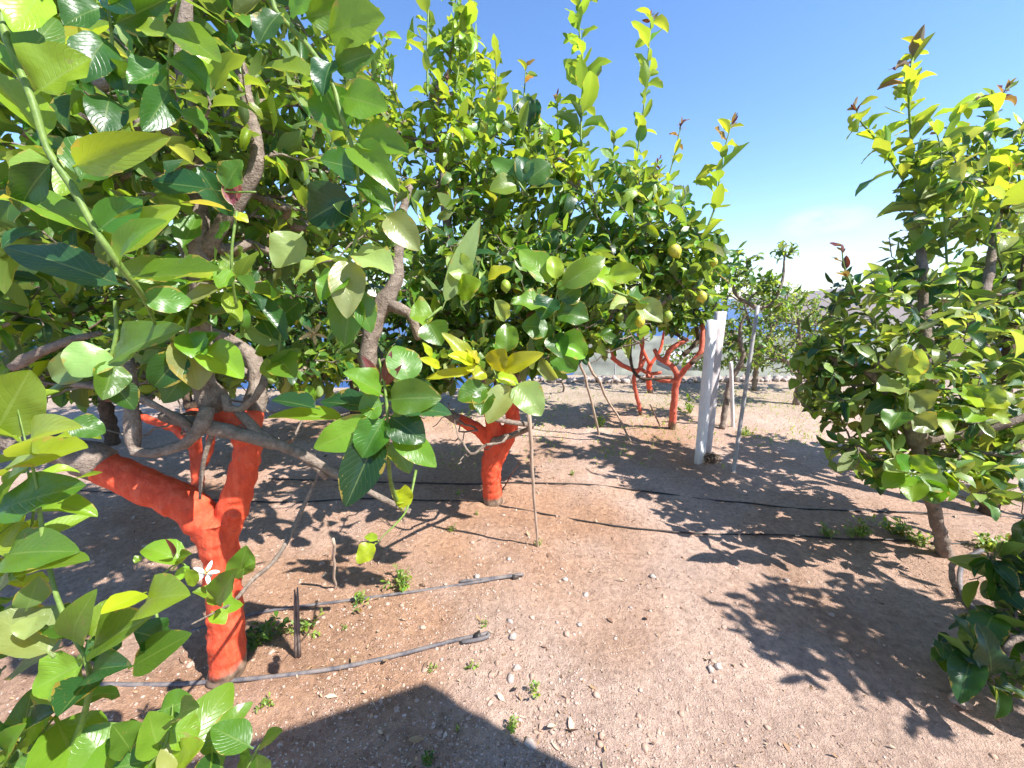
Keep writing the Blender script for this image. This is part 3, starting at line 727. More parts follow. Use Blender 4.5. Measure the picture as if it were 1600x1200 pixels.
mb = MB(); mb.lathe(P(368, 806, 1.435), unit(EYE-P(368, 806, 1.435)+np.array([.3, 0, .5])), [(-.02, .02), (0, .019), (.012, .018), (.02, .012)], 10); mb.build('knot', PAINT, A)
a_b = [pxline([(165, 729, 1.385, 52), (110, 706, 1.36, 50), (40, 690, 1.33, 46), (-60, 650, 1.3, 40), (-190, 540, 1.25, 30)]),
       pxline([(340, 640, 1.38, 40), (318, 600, 1.34, 34), (312, 540, 1.3, 32), (314, 460, 1.26, 30), (312, 390, 1.23, 30), (304, 290, 1.2, 28), (294, 190, 1.18, 26), (287, 80, 1.16, 20), (300, -80, 1.15, 14)]),
       pxline([(316, 400, 1.24, 24), (350, 345, 1.22, 22), (388, 290, 1.21, 21), (402, 245, 1.2, 20), (392, 185, 1.2, 19), (379, 120, 1.2, 18), (374, 92, 1.2, 14), (345, 88, 1.2, 9)]),
       pxline([(398, 645, 1.46, 30), (402, 600, 1.5, 26), (396, 560, 1.52, 24), (350, 525, 1.5, 17), (318, 516, 1.48, 15)]),
       pxline([(300, 210, 1.18, 26), (220, 195, 1.16, 30), (150, 188, 1.14, 34), (100, 176, 1.12, 36), (110, 150, 1.12, 30), (170, 128, 1.12, 20), (200, 125, 1.12, 12)]),
       pxline([(255, 650, 1.33, 18), (330, 668, 1.31, 23), (400, 684, 1.33, 21), (460, 705, 1.36, 16), (520, 738, 1.4, 13), (580, 770, 1.45, 9), (640, 800, 1.5, 10)]),
       pxline([(325, 636, 1.29, 18), (316, 662, 1.28, 22), (306, 677, 1.28, 18), (288, 694, 1.27, 17), (240, 708, 1.25, 15), (212, 706, 1.24, 17), (207, 660, 1.24, 20), (204, 600, 1.25, 18), (202, 560, 1.27, 14)]),
       pxline([(304, 674, 1.28, 12), (284, 656, 1.27, 11), (255, 640, 1.26, 9), (225, 625, 1.26, 13), (160, 606, 1.26, 10), (110, 600, 1.27, 8)]),
       pxline([(352, 618, 1.33, 12), (356, 638, 1.33, 13), (376, 640, 1.34, 13), (398, 622, 1.35, 11), (412, 600, 1.36, 10), (414, 582, 1.37, 7)]),
       pxline([(370, 640, 1.34, 12), (392, 665, 1.34, 14), (425, 688, 1.34, 12), (480, 718, 1.37, 10), (510, 748, 1.4, 8)]),
       pxline([(20, 574, 1.15, 15), (60, 552, 1.15, 15), (112, 531, 1.16, 11), (160, 520, 1.2, 7)]),
       pxline([(335, 668, 1.31, 9), (318, 720, 1.32, 7), (312, 780, 1.34, 4)])]
mb = MB()
for l in a_b: mb.tube(l[:, :3], l[:, 3]*(1+.10*np.sin(np.arange(len(l))*1.9)), 10, True, .085)
mb_A = mb
KA = [PATH, UNDER_A, SKY]
tree_growth(A, a_b[:5], [(P(110, 90, 1.25), (.55, .4, .42), 110), (P(110, 400, 1.4), (.6, .4, .36), 120), (P(300, -220, 1.25), (.8, .45, .4), 60), (P(-250, 250, 1.1), (.5, .4, .6), 40),
     (P(230, 220, 1.0), (.24, .1, .28), 18), (P(120, 250, .98), (.26, .1, .3), 24), (P(440, 180, 1.2), (.2, .12, .3), 16), (P(330, 470, 1.1), (.22, .1, .1), 14)],
     .098, MIXA, res='md', keep_out=KA, dmin=.72, per=12, mb=mb_A)
mb_A2 = MB()
for l in a_b[1:4]: mb_A2.tube(l[:, :3], l[:, 3]*.9, 8)
tree_growth(A, a_b[1:4], [(P(380, 90, 1.5), (.45, .4, .42), 150), (P(430, 330, 1.6), (.45, .4, .38), 190), (P(540, 290, 1.7), (.28, .3, .36), 70), (P(230, 555, 1.8), (.55, .3, .14), 70), (P(480, 570, 1.8), (.28, .25, .12), 50),
     (P(90, 575, 1.9), (.5, .3, .12), 60), (P(330, 580, 1.9), (.4, .3, .11), 60)],
     .074, {'dark': 4, 'mid': 3.6, 'light': 2.4, 'blue': 1.2, 'young': .8, 'pale': 1.4}, res='md', keep_out=KA, dmin=.9, per=13, mb=mb_A2, twigname='twig')
mb_A3 = MB()
for l in (a_b[5], a_b[6], a_b[7]): mb_A3.tube(l[:, :3], l[:, 3]*.9, 8)
tree_growth(A, a_b[5:8], [(P(250, 620, 1.5), (.4, .25, .16), 26), (P(430, 650, 1.6), (.35, .25, .14), 22), (P(120, 600, 1.6), (.35, .25, .12), 14)], .07, MIXA, keep_out=[PATH], dmin=.9, mb=mb_A3, twigname='bare_twig', leafy=False, seed_r=.003)
hero_shoot(A, [(0, -60, .60, 15), (5, 40, .60, 15), (48, 150, .60, 14), (75, 235, .61, 14), (112, 290, .62, 15), (145, 352, .63, 14), (190, 418, .66, 13), (225, 465, .72, 11), (248, 520, .85, 9)],
 [(70, -20, 20, 50, 48, 'young', .2, -.03), (55, 148, 143, 92, 72, 'young', -.2, .02), (80, 226, -25, 105, 62, 'young', .3, .03), (112, 262, 268, 214, 46, 'young', .75, -.02, .8),
  (122, 285, 178, 222, 74, 'mid', -.3, .03), (180, 385, -12, 312, 58, 'light', .3, .0), (205, 452, 8, 386, 56, 'blue', -.1, .02), (150, 362, 222, 312, 44, 'mid', .2), (160, 398, 282, 322, 44, 'young', .3),
  (190, 418, 262, 345, 40, 'light'), (200, 432, 345, 422, 62, 'light', -.2, -.03), (170, 568, 288, 512, 58, 'light', .1, -.05), (215, 470, 300, 470, 40, 'mid'),
  (85, 250, 30, 330, 44, 'dark'), (40, 130, -30, 60, 50, 'light', .4), (30, 110, 90, 30, 46, 'mid'), (10, 40, 70, -30, 46, 'light')], .6)
hero_shoot(A, [(160, -40, .82, 6), (175, 60, .82, 6), (172, 150, .84, 5)],
 [(172, 40, 268, -5, 52, 'mid'), (160, -5, 212, 22, 36, 'blue', .5), (170, 60, 130, 130, 46, 'dark'), (172, 95, 232, 160, 46, 'dark', .3), (165, 10, 100, 40, 46, 'dark'), (170, 130, 225, 112, 40, 'mid'), (172, 150, 160, 215, 42, 'dark')], .8)
hero_shoot(A, [(290, -40, .8, 6), (272, 40, .8, 6), (262, 110, .82, 5), (268, 180, .84, 4)],
 [(262, 30, 345, 98, 46, 'light', .2), (270, 10, 330, -20, 42, 'light'), (265, 60, 215, 45, 44, 'light', .3), (262, 90, 330, 150, 44, 'mid'), (262, 100, 200, 130, 44, 'mid'), (265, 140, 222, 205, 42, 'dark'), (268, 170, 320, 210, 40, 'mid'), (280, -5, 245, -50, 44, 'pale', .4)], .8)
hero_shoot(A, [(400, 300, .95, 4), (352, 300, .95, 4), (330, 296, .95, 3)], [(332, 296, 236, 284, 44, 'blue', .0, .0, .1), (350, 298, 378, 250, 36, 'mid')], .95)
hero_shoot(A, [(370, 330, .95, 5), (362, 400, .95, 6), (368, 470, 1.0, 6), (385, 520, 1.1, 6)],
 [(365, 335, 388, 348, 22, 'yellow'), (362, 330, 280, 318, 17, 'gold', .5), (362, 345, 335, 372, 22, 'mid'), (366, 325, 350, 285, 18, 'bronze'), (368, 322, 372, 285, 14, 'bronze'), (363, 420, 340, 450, 26, 'light'), (364, 430, 392, 460, 26, 'mid')], .95)
hero_shoot(A, [(425, -30, .95, 11), (430, 15, .95, 11), (478, 68, .96, 11), (518, 128, .97, 11), (532, 178, .98, 10), (552, 235, 1.0, 9), (561, 290, 1.02, 9), (566, 352, 1.06, 8)],
 [(505, 52, 602, 28, 62, 'light', .2), (470, 30, 560, 8, 46, 'light', .5), (502, 126, 410, 108, 40, 'light', .4, .0), (542, 214, 494, 116, 60, 'mid', -.2, .0), (532, 150, 606, 172, 56, 'light', .2, -.02),
  (553, 214, 640, 240, 52, 'light', .1, -.02), (548, 228, 624, 302, 46, 'light', .2, -.03), (522, 108, 585, 84, 44, 'mid', .3), (556, 308, 482, 345, 66, 'blue', -.2, .0, .6), (520, 95, 505, 150, 40, 'blue'),
  (440, 20, 405, 70, 40, 'dark'), (450, 30, 500, -20, 44, 'light'), (560, 265, 500, 250, 40, 'dark'), (562, 280, 615, 330, 36, 'mid')], .97)
hero_shoot(A, [(566, 352, 1.06, 8), (552, 385, 1.06, 7), (545, 420, 1.06, 6), (548, 450, 1.07, 4)],
 [(474, 362, 430, 418, 50, 'pale', .1, -.02, .3), (538, 405, 460, 445, 56, 'pale', .9, -.05, 1.1), (545, 400, 542, 498, 48, 'pale', .0, -.03, .5), (550, 395, 615, 428, 52, 'pale', -.2, -.03, .5), (550, 440, 538, 542, 52, 'mid', .1, .03), (560, 360, 520, 320, 44, 'pale'),
  (600, 335, 655, 392, 44, 'pale', .2), (560, 355, 600, 330, 42, 'light'), (548, 445, 580, 520, 40, 'mid', -.2, .03), (548, 430, 500, 470, 44, 'light', .3)], 1.06)
blossom(A, 490, 522, 1.1, .04, DRYPETAL)
hero_shoot(A, [(180, 470, 1.0, 7), (182, 520, 1.0, 8), (175, 552, 1.0, 7), (165, 590, 1.0, 5)],
 [(172, 545, 112, 588, 56, 'pale', .1, -.05, .9), (160, 560, 80, 590, 46, 'pale', -.4, .0), (178, 560, 160, 625, 40, 'mid'), (165, 590, 60, 628, 34, 'dark'), (170, 590, 210, 640, 36, 'dark')], 1.0)
hero_shoot(A, [(300, 480, 1.1, 7), (290, 530, 1.1, 8), (296, 580, 1.1, 6)],
 [(285, 520, 310, 610, 54, 'pale', -.2, .0, .3), (292, 518, 318, 565, 40, 'light', .2), (318, 540, 380, 592, 50, 'light', .1, -.03), (290, 550, 240, 605, 44, 'dark'), (292, 575, 255, 630, 40, 'mid'), (296, 560, 345, 520, 40, 'mid')], 1.1)
hero_shoot(A, [(440, 470, 1.2, 6), (436, 540, 1.2, 6), (428, 590, 1.2, 5)],
 [(436, 545, 410, 500, 42, 'dark'), (438, 550, 400, 548, 34, 'light'), (436, 560, 462, 590, 42, 'light'), (430, 585, 470, 545, 34, 'mid'), (432, 500, 470, 470, 40, 'dark'), (436, 500, 395, 480, 40, 'blue'), (430, 595, 415, 560, 28, 'light')], 1.2)
# the shoot with bronze buds hanging before the centre
hero_shoot(A, [(592, 560, 1.12, 4), (601, 605, 1.12, 6), (605, 645, 1.12, 7), (606, 700, 1.15, 8), (612, 760, 1.25, 9), (628, 800, 1.42, 10)],
 [(548, 657, 418, 652, 38, 'light', .5, .02), (600, 655, 490, 700, 46, 'light', -.4, -.03), (600, 618, 536, 582, 44, 'light', .2), (640, 602, 618, 540, 50, 'mid', .2, .03), (604, 625, 690, 622, 54, 'mid', .3, .0), (606, 636, 706, 648, 40, 'blue', -.2, -.03),
  (603, 650, 566, 716, 52, 'mid', .0, -.04), (596, 668, 540, 792, 58, 'blue', -.1, -.06), (606, 648, 664, 692, 48, 'dark', .2, -.02), (610, 665, 682, 730, 40, 'light', .1, -.03), (600, 640, 500, 628, 44, 'blue', .3, .05), (500, 640, 425, 625, 36, 'blue', .3, .02),
  (598, 600, 566, 556, 15, 'bronze'), (600, 600, 612, 548, 14, 'bronze'), (600, 605, 628, 570, 12, 'bronze'), (596, 640, 568, 628, 22, 'yellow'), (600, 630, 560, 640, 44, 'mid'), (606, 690, 640, 740, 40, 'mid'), (604, 690, 560, 720, 36, 'dark'), (604, 660, 660, 665, 40, 'light')], 1.12)
hero_shoot(A, [(650, 735, 1.45, 6), (638, 790, 1.35, 5), (622, 815, 1.27, 4), (598, 838, 1.2, 4), (588, 850, 1.18, 3)],
 [(630, 798, 633, 757, 30, 'yellow', .3), (588, 848, 558, 880, 34, 'yellow', .1), (592, 845, 570, 838, 14, 'young'), (636, 785, 612, 768, 20, 'young')], 1.2)
hero_shoot(A, [(300, 975, .82, 3), (335, 957, .9, 5), (365, 940, 1.0, 7), (395, 906, 1.1, 9), (425, 880, 1.2, 9), (446, 850, 1.3, 10), (470, 800, 1.38, 10), (500, 735, 1.42, 10)],
 [(335, 945, 372, 888, 38, 'light', .2), (365, 940, 300, 925, 26, 'light'), (368, 935, 350, 960, 26, 'light'), (372, 905, 385, 852, 34, 'mid', .2), (380, 905, 398, 880, 22, 'light'), (330, 955, 352, 975, 22, 'young'), (345, 948, 330, 925, 22, 'young')], 1.0, mat=BARK)
blossom(A, 322, 896, .95, .035)
lemon(A, 790, 447, 1.75, 16, LEMON_G)

# --- K: shoots right beside the viewer, at the left edge and the lower left corner
K = tree('leafy lemon shoots close to the viewer at the lower left corner', (-.95, .22, 0))
k_l = [smoothline([(-.95, .22, -.03, .035), (-.93, .25, .3, .03), (-.86, .33, .62, .024), (-.76, .42, .9, .016)]), smoothline([(-.94, .24, .25, .022), (-.80, .36, .38, .016), (-.66, .44, .55, .011)]), smoothline([(-.95, .22, .1, .018), (-.75, .38, .22, .012), (-.52, .5, .34, .007)])]
trunk(K, k_l, BARK, voxel=.006)
hero_shoot(K, [(40, 1290, .68, 13), (120, 1150, .6, 12), (140, 1050, .56, 11), (118, 1000, .55, 10), (88, 930, .55, 9), (66, 830, .55, 9), (58, 760, .55, 8), (40, 690, .55, 7), (28, 640, .55, 6)],
 [(-15, 690, 48, 578, 84, 'young', .1, .0), (30, 690, -40, 640, 70, 'young', .3), (55, 715, 130, 668, 52, 'young', .3), (-8, 742, 138, 700, 66, 'young', -.2, -.03), (100, 660, 165, 676, 36, 'mid', .1, .03), (-15, 800, 135, 758, 66, 'mid', .1), (-8, 870, 40, 815, 52, 'young', .2),
  (5, 868, 125, 862, 62, 'mid', .2), (30, 900, 140, 876, 44, 'light', -.4, -.02), (230, 925, 158, 960, 42, 'yellow', .3), (226, 945, 298, 930, 58, 'young', .2), (138, 1015, 240, 962, 62, 'light', .1, -.02), (122, 1005, 152, 920, 44, 'light', .2), (85, 1026, -10, 962, 70, 'pale', .2, .0),
  (138, 1030, 50, 1078, 62, 'light', -.2, -.02), (146, 1058, 90, 1120, 52, 'blue', .1), (142, 1052, 206, 1040, 44, 'blue', .3), (200, 1045, 300, 990, 46, 'mid', .2), (130, 1000, 60, 960, 46, 'mid', .1, .04), (40, 955, 60, 900, 34, 'pale', .5), (60, 960, 38, 1000, 36, 'pale'),
  (20, 905, -40, 960, 60, 'mid', .1, .04), (130, 1000, 190, 1010, 44, 'dark', .1, .03), (140, 1000, 175, 935, 40, 'light', .3, .03), (10, 1040, -40, 1100, 60, 'dark'), (60, 790, -20, 850, 60, 'dark', .2, .05), (60, 720, 10, 780, 60, 'mid', .2, .05), (200, 985, 265, 1005, 44, 'dark', .0, .05), (100, 1010, 20, 1050, 54, 'dark', .1, .05)], .55)
hero_shoot(K, [(250, 985, .8, 5), (240, 930, .82, 5), (252, 900, .85, 4), (282, 875, .86, 4)],
 [(290, 884, 222, 858, 36, 'light', .2), (270, 888, 296, 866, 22, 'light'), (275, 890, 292, 900, 20, 'light'), (290, 888, 305, 915, 18, 'young'), (270, 875, 258, 842, 10, 'bronze'), (280, 870, 300, 865, 16, 'light'), (222, 868, 210, 880, 12, 'light')], .85)
hero_shoot(K, [(120, 1290, .60, 9), (200, 1230, .60, 8), (260, 1160, .60, 7), (270, 1100, .62, 5)],
 [(180, 1215, 130, 1138, 66, 'light', .1), (205, 1175, 175, 1132, 40, 'mid', .2), (252, 1185, 232, 1112, 48, 'light', .2), (245, 1112, 303, 1092, 40, 'mid', .3), (262, 1140, 310, 1150, 40, 'light', .1), (250, 1160, 300, 1190, 44, 'pale', .2), (270, 1200, 320, 1160, 44, 'young', .2), (230, 1190, 175, 1200, 44, 'mid'), (280, 1130, 312, 1105, 34, 'mid')], .6)
hero_shoot(K, [(330, 1280, .62, 7), (380, 1210, .62, 6), (405, 1165, .62, 4), (420, 1150, .62, 3)],
 [(396, 1170, 330, 1136, 40, 'mid', .1), (405, 1165, 442, 1142, 22, 'mid', .1), (395, 1180, 370, 1215, 40, 'mid'), (400, 1172, 402, 1220, 34, 'mid'), (350, 1200, 290, 1225, 44, 'dark')], .62)
hero_shoot(K, [(-60, 1240, .6, 9), (0, 1200, .6, 8), (40, 1150, .6, 6)],
 [(0, 1200, -30, 1140, 46, 'light', .2), (20, 1180, 42, 1130, 40, 'light', .3), (10, 1195, 70, 1210, 46, 'mid'), (30, 1160, -20, 1130, 44, 'dark'), (40, 1150, 90, 1110, 40, 'dark')], .6)

auto_shoot(K, [(-60, 1020, .68, 8), (0, 920, .66, 7), (50, 820, .64, 6), (40, 720, .64, 5), (10, 620, .64, 4)], .115, 24, [{'light': 2, 'mid': 2}, {'light': 3, 'young': 2}, {'young': 3, 'light': 1}], 'hi', bud=False)
auto_shoot(K, [(-20, 1290, .66, 8), (40, 1180, .64, 7), (110, 1090, .64, 5)], .11, 18, [{'light': 2, 'mid': 3}, {'light': 3, 'mid': 1}], 'hi', bud=False)
auto_shoot(K, [(160, 1300, .68, 8), (260, 1200, .66, 6), (340, 1150, .66, 4)], .10, 16, [{'light': 2, 'mid': 3}, {'light': 3, 'mid': 1}], 'hi', bud=False)

# --- B: the middle tree
B = tree('full lemon tree at the centre on a forked red trunk, with yellow green top shoots', G(770, 785))
b_t = pxline([(771, 800, 2.88, 34), (770, 785, 2.85, 32), (769, 755, 2.82, 30), (768, 725, 2.79, 32), (772, 690, 2.75, 26), (770, 660, 2.7, 24), (762, 625, 2.66, 24)], .02)
b_r = pxline([(768, 735, 2.8, 24), (783, 705, 2.76, 24), (797, 672, 2.72, 24), (801, 640, 2.68, 22), (792, 610, 2.65, 20)], .02)
b_l = pxline([(766, 690, 2.75, 20), (742, 668, 2.72, 20), (715, 655, 2.7, 18)], .02)
trunk(B, [b_t, b_r, b_l], PAINT)
b_b = [pxline([(762, 628, 2.66, 23), (745, 560, 2.6, 20), (730, 470, 2.55, 18), (700, 360, 2.5, 15), (690, 230, 2.5, 10)]),
       pxline([(793, 613, 2.65, 19), (830, 560, 2.6, 18), (880, 530, 2.5, 18), (930, 500, 2.45, 18), (965, 490, 2.42, 18), (990, 510, 2.4, 12), (1030, 480, 2.4, 8)]),
       pxline([(830, 560, 2.6, 16), (840, 480, 2.55, 14), (870, 390, 2.5, 12), (900, 300, 2.5, 9)]),
       pxline([(718, 657, 2.7, 17), (660, 620, 2.65, 15), (600, 570, 2.6, 13), (560, 480, 2.55, 10)]),
       pxline([(935, 498, 2.45, 12), (960, 430, 2.45, 10), (1000, 370, 2.45, 7), (1020, 320, 2.45, 5)]),
       pxline([(575, 620, 1.85, 22), (574, 560, 1.83, 24), (585, 505, 1.81, 27), (603, 468, 1.8, 27), (618, 440, 1.8, 23), (622, 400, 1.81, 18), (624, 350, 1.83, 15), (640, 290, 1.85, 10)]),
       pxline([(605, 475, 1.8, 18), (640, 490, 1.79, 16), (655, 530, 1.78, 12)]),
       pxline([(770, 690, 2.7, 10), (830, 668, 2.3, 8), (800, 660, 2.0, 8), (765, 650, 1.75, 6), (780, 610, 1.55, 5)])]
mb = MB()
for l in b_b: mb.tube(l[:, :3], l[:, 3]*(1+.10*np.sin(np.arange(len(l))*1.9)), 9, True, .085)
mb_B = mb
KB = [SKY_B, PATH, UNDER_A, [(560, 620), (740, 620), (760, 700), (820, 680), (840, 900), (560, 900)], [(615, 60), (660, 70), (670, 130), (625, 175)], [(560, 400), (640, 400), (640, 520), (560, 560)]]
tree_growth(B, b_b[:5], [(P(660, 200, 2.6), (.42, .4, .55), 110), (P(800, 270, 2.5), (.5, .45, .45), 180), (P(960, 350, 2.5), (.5, .4, .4), 190), (P(1060, 410, 2.5), (.28, .3, .3), 90),
     (P(720, 420, 2.4), (.5, .5, .4), 170), (P(880, 440, 2.4), (.55, .5, .33), 220), (P(560, 120, 2.7), (.35, .4, .6), 40), (P(740, 60, 2.6), (.3, .3, .4), 44), (P(640, 520, 2.5), (.45, .35, .3), 120), (P(800, 545, 2.3), (.45, .35, .13), 90), (P(920, 525, 2.4), (.38, .3, .11), 60), (P(640, 590, 2.4), (.35, .3, .13), 60)],
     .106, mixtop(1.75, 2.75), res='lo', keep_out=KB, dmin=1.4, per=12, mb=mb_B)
mb_B3 = MB(); b_x = [b_b[3], b_b[7], b_b[1]]
for l in b_x: mb_B3.tube(l[:, :3], l[:, 3]*.9, 8)
tree_growth(B, b_x, [(P(640, 650, 2.3), (.4, .3, .16), 22), (P(720, 690, 2.3), (.3, .3, .14), 14), (P(900, 520, 2.3), (.5, .3, .2), 40), (P(600, 560, 2.3), (.4, .3, .2), 22)], .07, MIXA, keep_out=[[(840, 600), (1300, 500), (1300, 900), (840, 900)]], dmin=1.2, mb=mb_B3, twigname='bare_twig', leafy=False, seed_r=.0032)
YG = {'young': 4, 'light': 3, 'yellow': 1}; YL = {'light': 4, 'mid': 2, 'young': 2}
auto_shoot(B, [(925, 290, 2.45, 8), (908, 220, 2.45, 7), (912, 120, 2.45, 6), (905, 40, 2.45, 5), (908, -40, 2.45, 4), (905, -110, 2.45, 3)], .17, 60, [YL, YL, YL, YL], bud=True)
auto_shoot(B, [(985, 300, 2.5, 7), (1003, 195, 2.5, 6), (1010, 120, 2.5, 5), (1016, 50, 2.5, 4), (1018, 22, 2.5, 3)], .17, 30, [YL, YL, YG], bud=True)
auto_shoot(B, [(1095, 380, 2.4, 7), (1118, 320, 2.4, 5), (1128, 250, 2.4, 4), (1144, 190, 2.4, 3)], .16, 24, [YL, YG, YG, {'yellow': 2, 'bronze': .5}], bud=True)
auto_shoot(B, [(1030, 330, 2.5, 5), (1052, 250, 2.5, 4), (1064, 195, 2.5, 3)], .12, 13, [YG, YG, {'yellow': 1, 'bronze': .5}])
auto_shoot(B, [(810, 240, 2.5, 6), (818, 160, 2.5, 5), (822, 100, 2.5, 3)], .11, 18, [YL, YG, {'yellow': 2, 'bronze': .5}])
auto_shoot(B, [(668, 150, 2.2, 7), (668, 60, 2.2, 6), (672, -60, 2.2, 4)], .12, 22, [YL, YL, YG])
for q in [(700, 200, 720, 20), (730, 200, 742, 60), (760, 230, 775, 80), (690, 260, 700, 120), (860, 260, 870, 150), (940, 300, 960, 215), (980, 320, 1030, 250)]:
    auto_shoot(B, [(q[0], q[1], 2.5, 6), ((q[0]+q[2])/2+6, (q[1]+q[3])/2, 2.48, 5), (q[2], q[3], 2.46, 3)], .115, 17, [YL, YG, YG])
hero_shoot(B, [(830, 235, 2.1, 4), (826, 190, 2.1, 3)], [(826, 200, 808, 165, 28, 'dark'), (828, 202, 838, 155, 28, 'blue'), (826, 206, 822, 150, 26, 'dark')], 2.1)
# yellow cluster at the centre, with two pale hanging leaves
hero_shoot(B, [(775, 650, 1.5, 5), (778, 600, 1.48, 5), (770, 575, 1.48, 4)],
 [(745, 580, 664, 592, 22, 'yellow', .2), (745, 572, 690, 520, 30, 'yellow', .2), (742, 570, 700, 555, 26, 'yellow'), (750, 570, 728, 545, 30, 'yellow'), (760, 580, 738, 590, 30, 'yellow'), (768, 578, 790, 545, 40, 'yellow', .3), (780, 580, 850, 552, 32, 'yellow', .3), (770, 590, 810, 600, 28, 'yellow'),
  (745, 590, 725, 575, 24, 'yellow'), (745, 595, 742, 605, 30, 'gold'), (790, 555, 793, 505, 34, 'light', .1), (800, 598, 762, 662, 40, 'pale', .0, -.03, .5), (803, 596, 846, 650, 46, 'pale', .0, -.04, .6), (690, 575, 655, 560, 18, 'yellow'), (676, 560, 660, 535, 14, 'yellow'), (770, 600, 735, 640, 40, 'light'), (765, 605, 715, 625, 40, 'mid'), (760, 610, 752, 650, 34, 'mid')], 1.48)
hero_shoot(B, [(862, 560, 1.6, 6), (864, 510, 1.55, 6), (868, 470, 1.52, 5), (872, 448, 1.5, 4)],
 [(864, 448, 812, 390, 44, 'light', .2), (872, 450, 946, 402, 34, 'light', .5), (868, 440, 862, 400, 26, 'young', .2), (870, 470, 905, 445, 40, 'mid'), (860, 480, 800, 475, 40, 'light', .3), (866, 490, 920, 500, 44, 'mid', .0), (862, 500, 838, 540, 40, 'mid'), (866, 530, 915, 558, 44, 'light', .1), (864, 520, 880, 560, 36, 'dark'), (860, 515, 815, 510, 40, 'mid'),
  (866, 465, 845, 500, 40, 'blue'), (862, 540, 900, 580, 40, 'mid')], 1.52)
hero_shoot(B, [(1000, 470, 1.9, 6), (960, 455, 1.85, 6), (925, 435, 1.8, 5)],
 [(935, 440, 885, 418, 36, 'young', .2), (945, 430, 1003, 425, 30, 'young', .3), (960, 455, 915, 430, 40, 'young', .2), (950, 440, 920, 408, 34, 'light'), (980, 460, 1010, 475, 34, 'mid'), (990, 470, 1035, 503, 36, 'pale', .0)], 1.85)
hero_shoot(B, [(820, 300, 2.0, 6), (800, 270, 1.98, 5)],
 [(815, 285, 768, 250, 36, 'mid', .2), (818, 288, 860, 255, 36, 'mid', .2), (815, 290, 815, 245, 30, 'blue', .3), (820, 295, 880, 290, 36, 'blue'), (810, 290, 765, 298, 34, 'light')], 2.0)
hero_shoot(B, [(690, 480, 1.7, 6), (665, 500, 1.65, 6)],
 [(680, 490, 640, 495, 48, 'light', .1, -.03), (668, 500, 690, 540, 44, 'mid'), (690, 485, 750, 340, 30, 'pale'), (715, 460, 752, 440, 36, 'young', .2), (740, 440, 700, 400, 36, 'pale'), (745, 460, 720, 480, 30, 'pale'), (770, 465, 790, 500, 26, 'pale'), (760, 440, 800, 420, 30, 'yellow')], 1.7)
for a in [(1054, 392, 2.25, 20, LEMON_Y, (.5, -.2, -.8)), (1097, 464, 2.3, 15, LEMON_Y, (.2, 0, -1)), (1000, 503, 2.2, 15, LEMON_Y, (.1, 0, -1)), (1043, 495, 2.2, 15, LEMON_G, (-.2, 0, -1)), (968, 495, 2.3, 13, LEMON_G, (0, 0, -1)), (1115, 410, 2.3, 12, LEMON_Y, (0, 0, -1)), (735, 380, 2.2, 14, LEMON_G, (.2, 0, -1))]: lemon(B, *a)

# --- H: the right tree on its slanting bare trunk
Hh = tree('lemon tree at right on a slim slanting unpainted trunk, with a tall pale shoot', G(1475, 868))
h_t = pxline([(1478, 880, 2.3, 34), (1476, 866, 2.28, 28), (1468, 830, 2.24, 24), (1455, 780, 2.2, 24), (1440, 735, 2.15, 22), (1432, 690, 2.15, 20)], .02)
h_t[:, 3] *= .72
trunk(Hh, [h_t], BARK)
h_b = [pxline([(1434, 700, 2.15, 20), (1410, 640, 2.2, 18), (1370, 590, 2.28, 14), (1320, 560, 2.35, 9)]), pxline([(1434, 695, 2.15, 20), (1450, 600, 2.2, 18), (1445, 500, 2.3, 15), (1440, 400, 2.35, 12), (1432, 300, 2.4, 9)]),
       pxline([(1450, 600, 2.2, 16), (1500, 540, 2.2, 15), (1540, 450, 2.3, 13), (1560, 330, 2.4, 10)]), pxline([(1438, 690, 2.15, 14), (1500, 680, 2.1, 13), (1580, 660, 2.0, 11), (1660, 620, 1.95, 9)]), pxline([(1432, 720, 2.15, 10), (1390, 730, 2.12, 7), (1340, 700, 2.1, 5)])]
mb = MB()
for l in h_b: mb.tube(l[:, :3], l[:, 3]*(1+.10*np.sin(np.arange(len(l))*1.9)), 8, True, .05)
mb_Hh = mb
PATH_H = [(700, 620), (1225, 560), (1262, 655), (1285, 725), (1380, 775), (1440, 782), (1490, 770), (1540, 800), (1600, 850), (1600, 1200), (900, 1200)]
SKY_H = [(1100, -400), (1100, 300), (1225, 580), (1245, 535), (1290, 420), (1365, 395), (1405, 345), (1372, 265), (1312, 195), (1390, 120), (1425, 100), (1470, 150), (1560, 190), (1700, 170), (1700, -400)]
MH = {'dark': 2.4, 'mid': 2.6, 'light': 1.6, 'blue': 2.6, 'pale': 6, 'young': .1}
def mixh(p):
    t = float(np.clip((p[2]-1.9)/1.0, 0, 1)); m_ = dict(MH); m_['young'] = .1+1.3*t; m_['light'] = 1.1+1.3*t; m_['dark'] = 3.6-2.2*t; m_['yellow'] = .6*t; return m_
tree_growth(Hh, h_b, [(P(1440, 330, 2.4), (.22, .35, .45), 44), (P(1530, 300, 2.5), (.4, .4, .45), 50), (P(1640, 330, 2.4), (.4, .4, .5), 30), (P(1400, 470, 2.4), (.42, .4, .25), 62), (P(1550, 500, 2.4), (.42, .4, .35), 60), (P(1330, 590, 2.4), (.4, .35, .3), 100), (P(1285, 570, 2.5), (.2, .3, .28), 40),
     (P(1460, 640, 2.3), (.42, .35, .25), 70), (P(1580, 660, 2.2), (.38, .35, .28), 60), (P(1390, 715, 2.15), (.34, .25, .13), 44), (P(1530, 745, 2.0), (.34, .25, .12), 34), (P(1480, 560, 2.0), (.34, .2, .35), 20)],
     .108, mixh, res='lo', keep_out=[PATH_H, SKY_H], dmin=1.4, per=10, mb=mb_Hh)
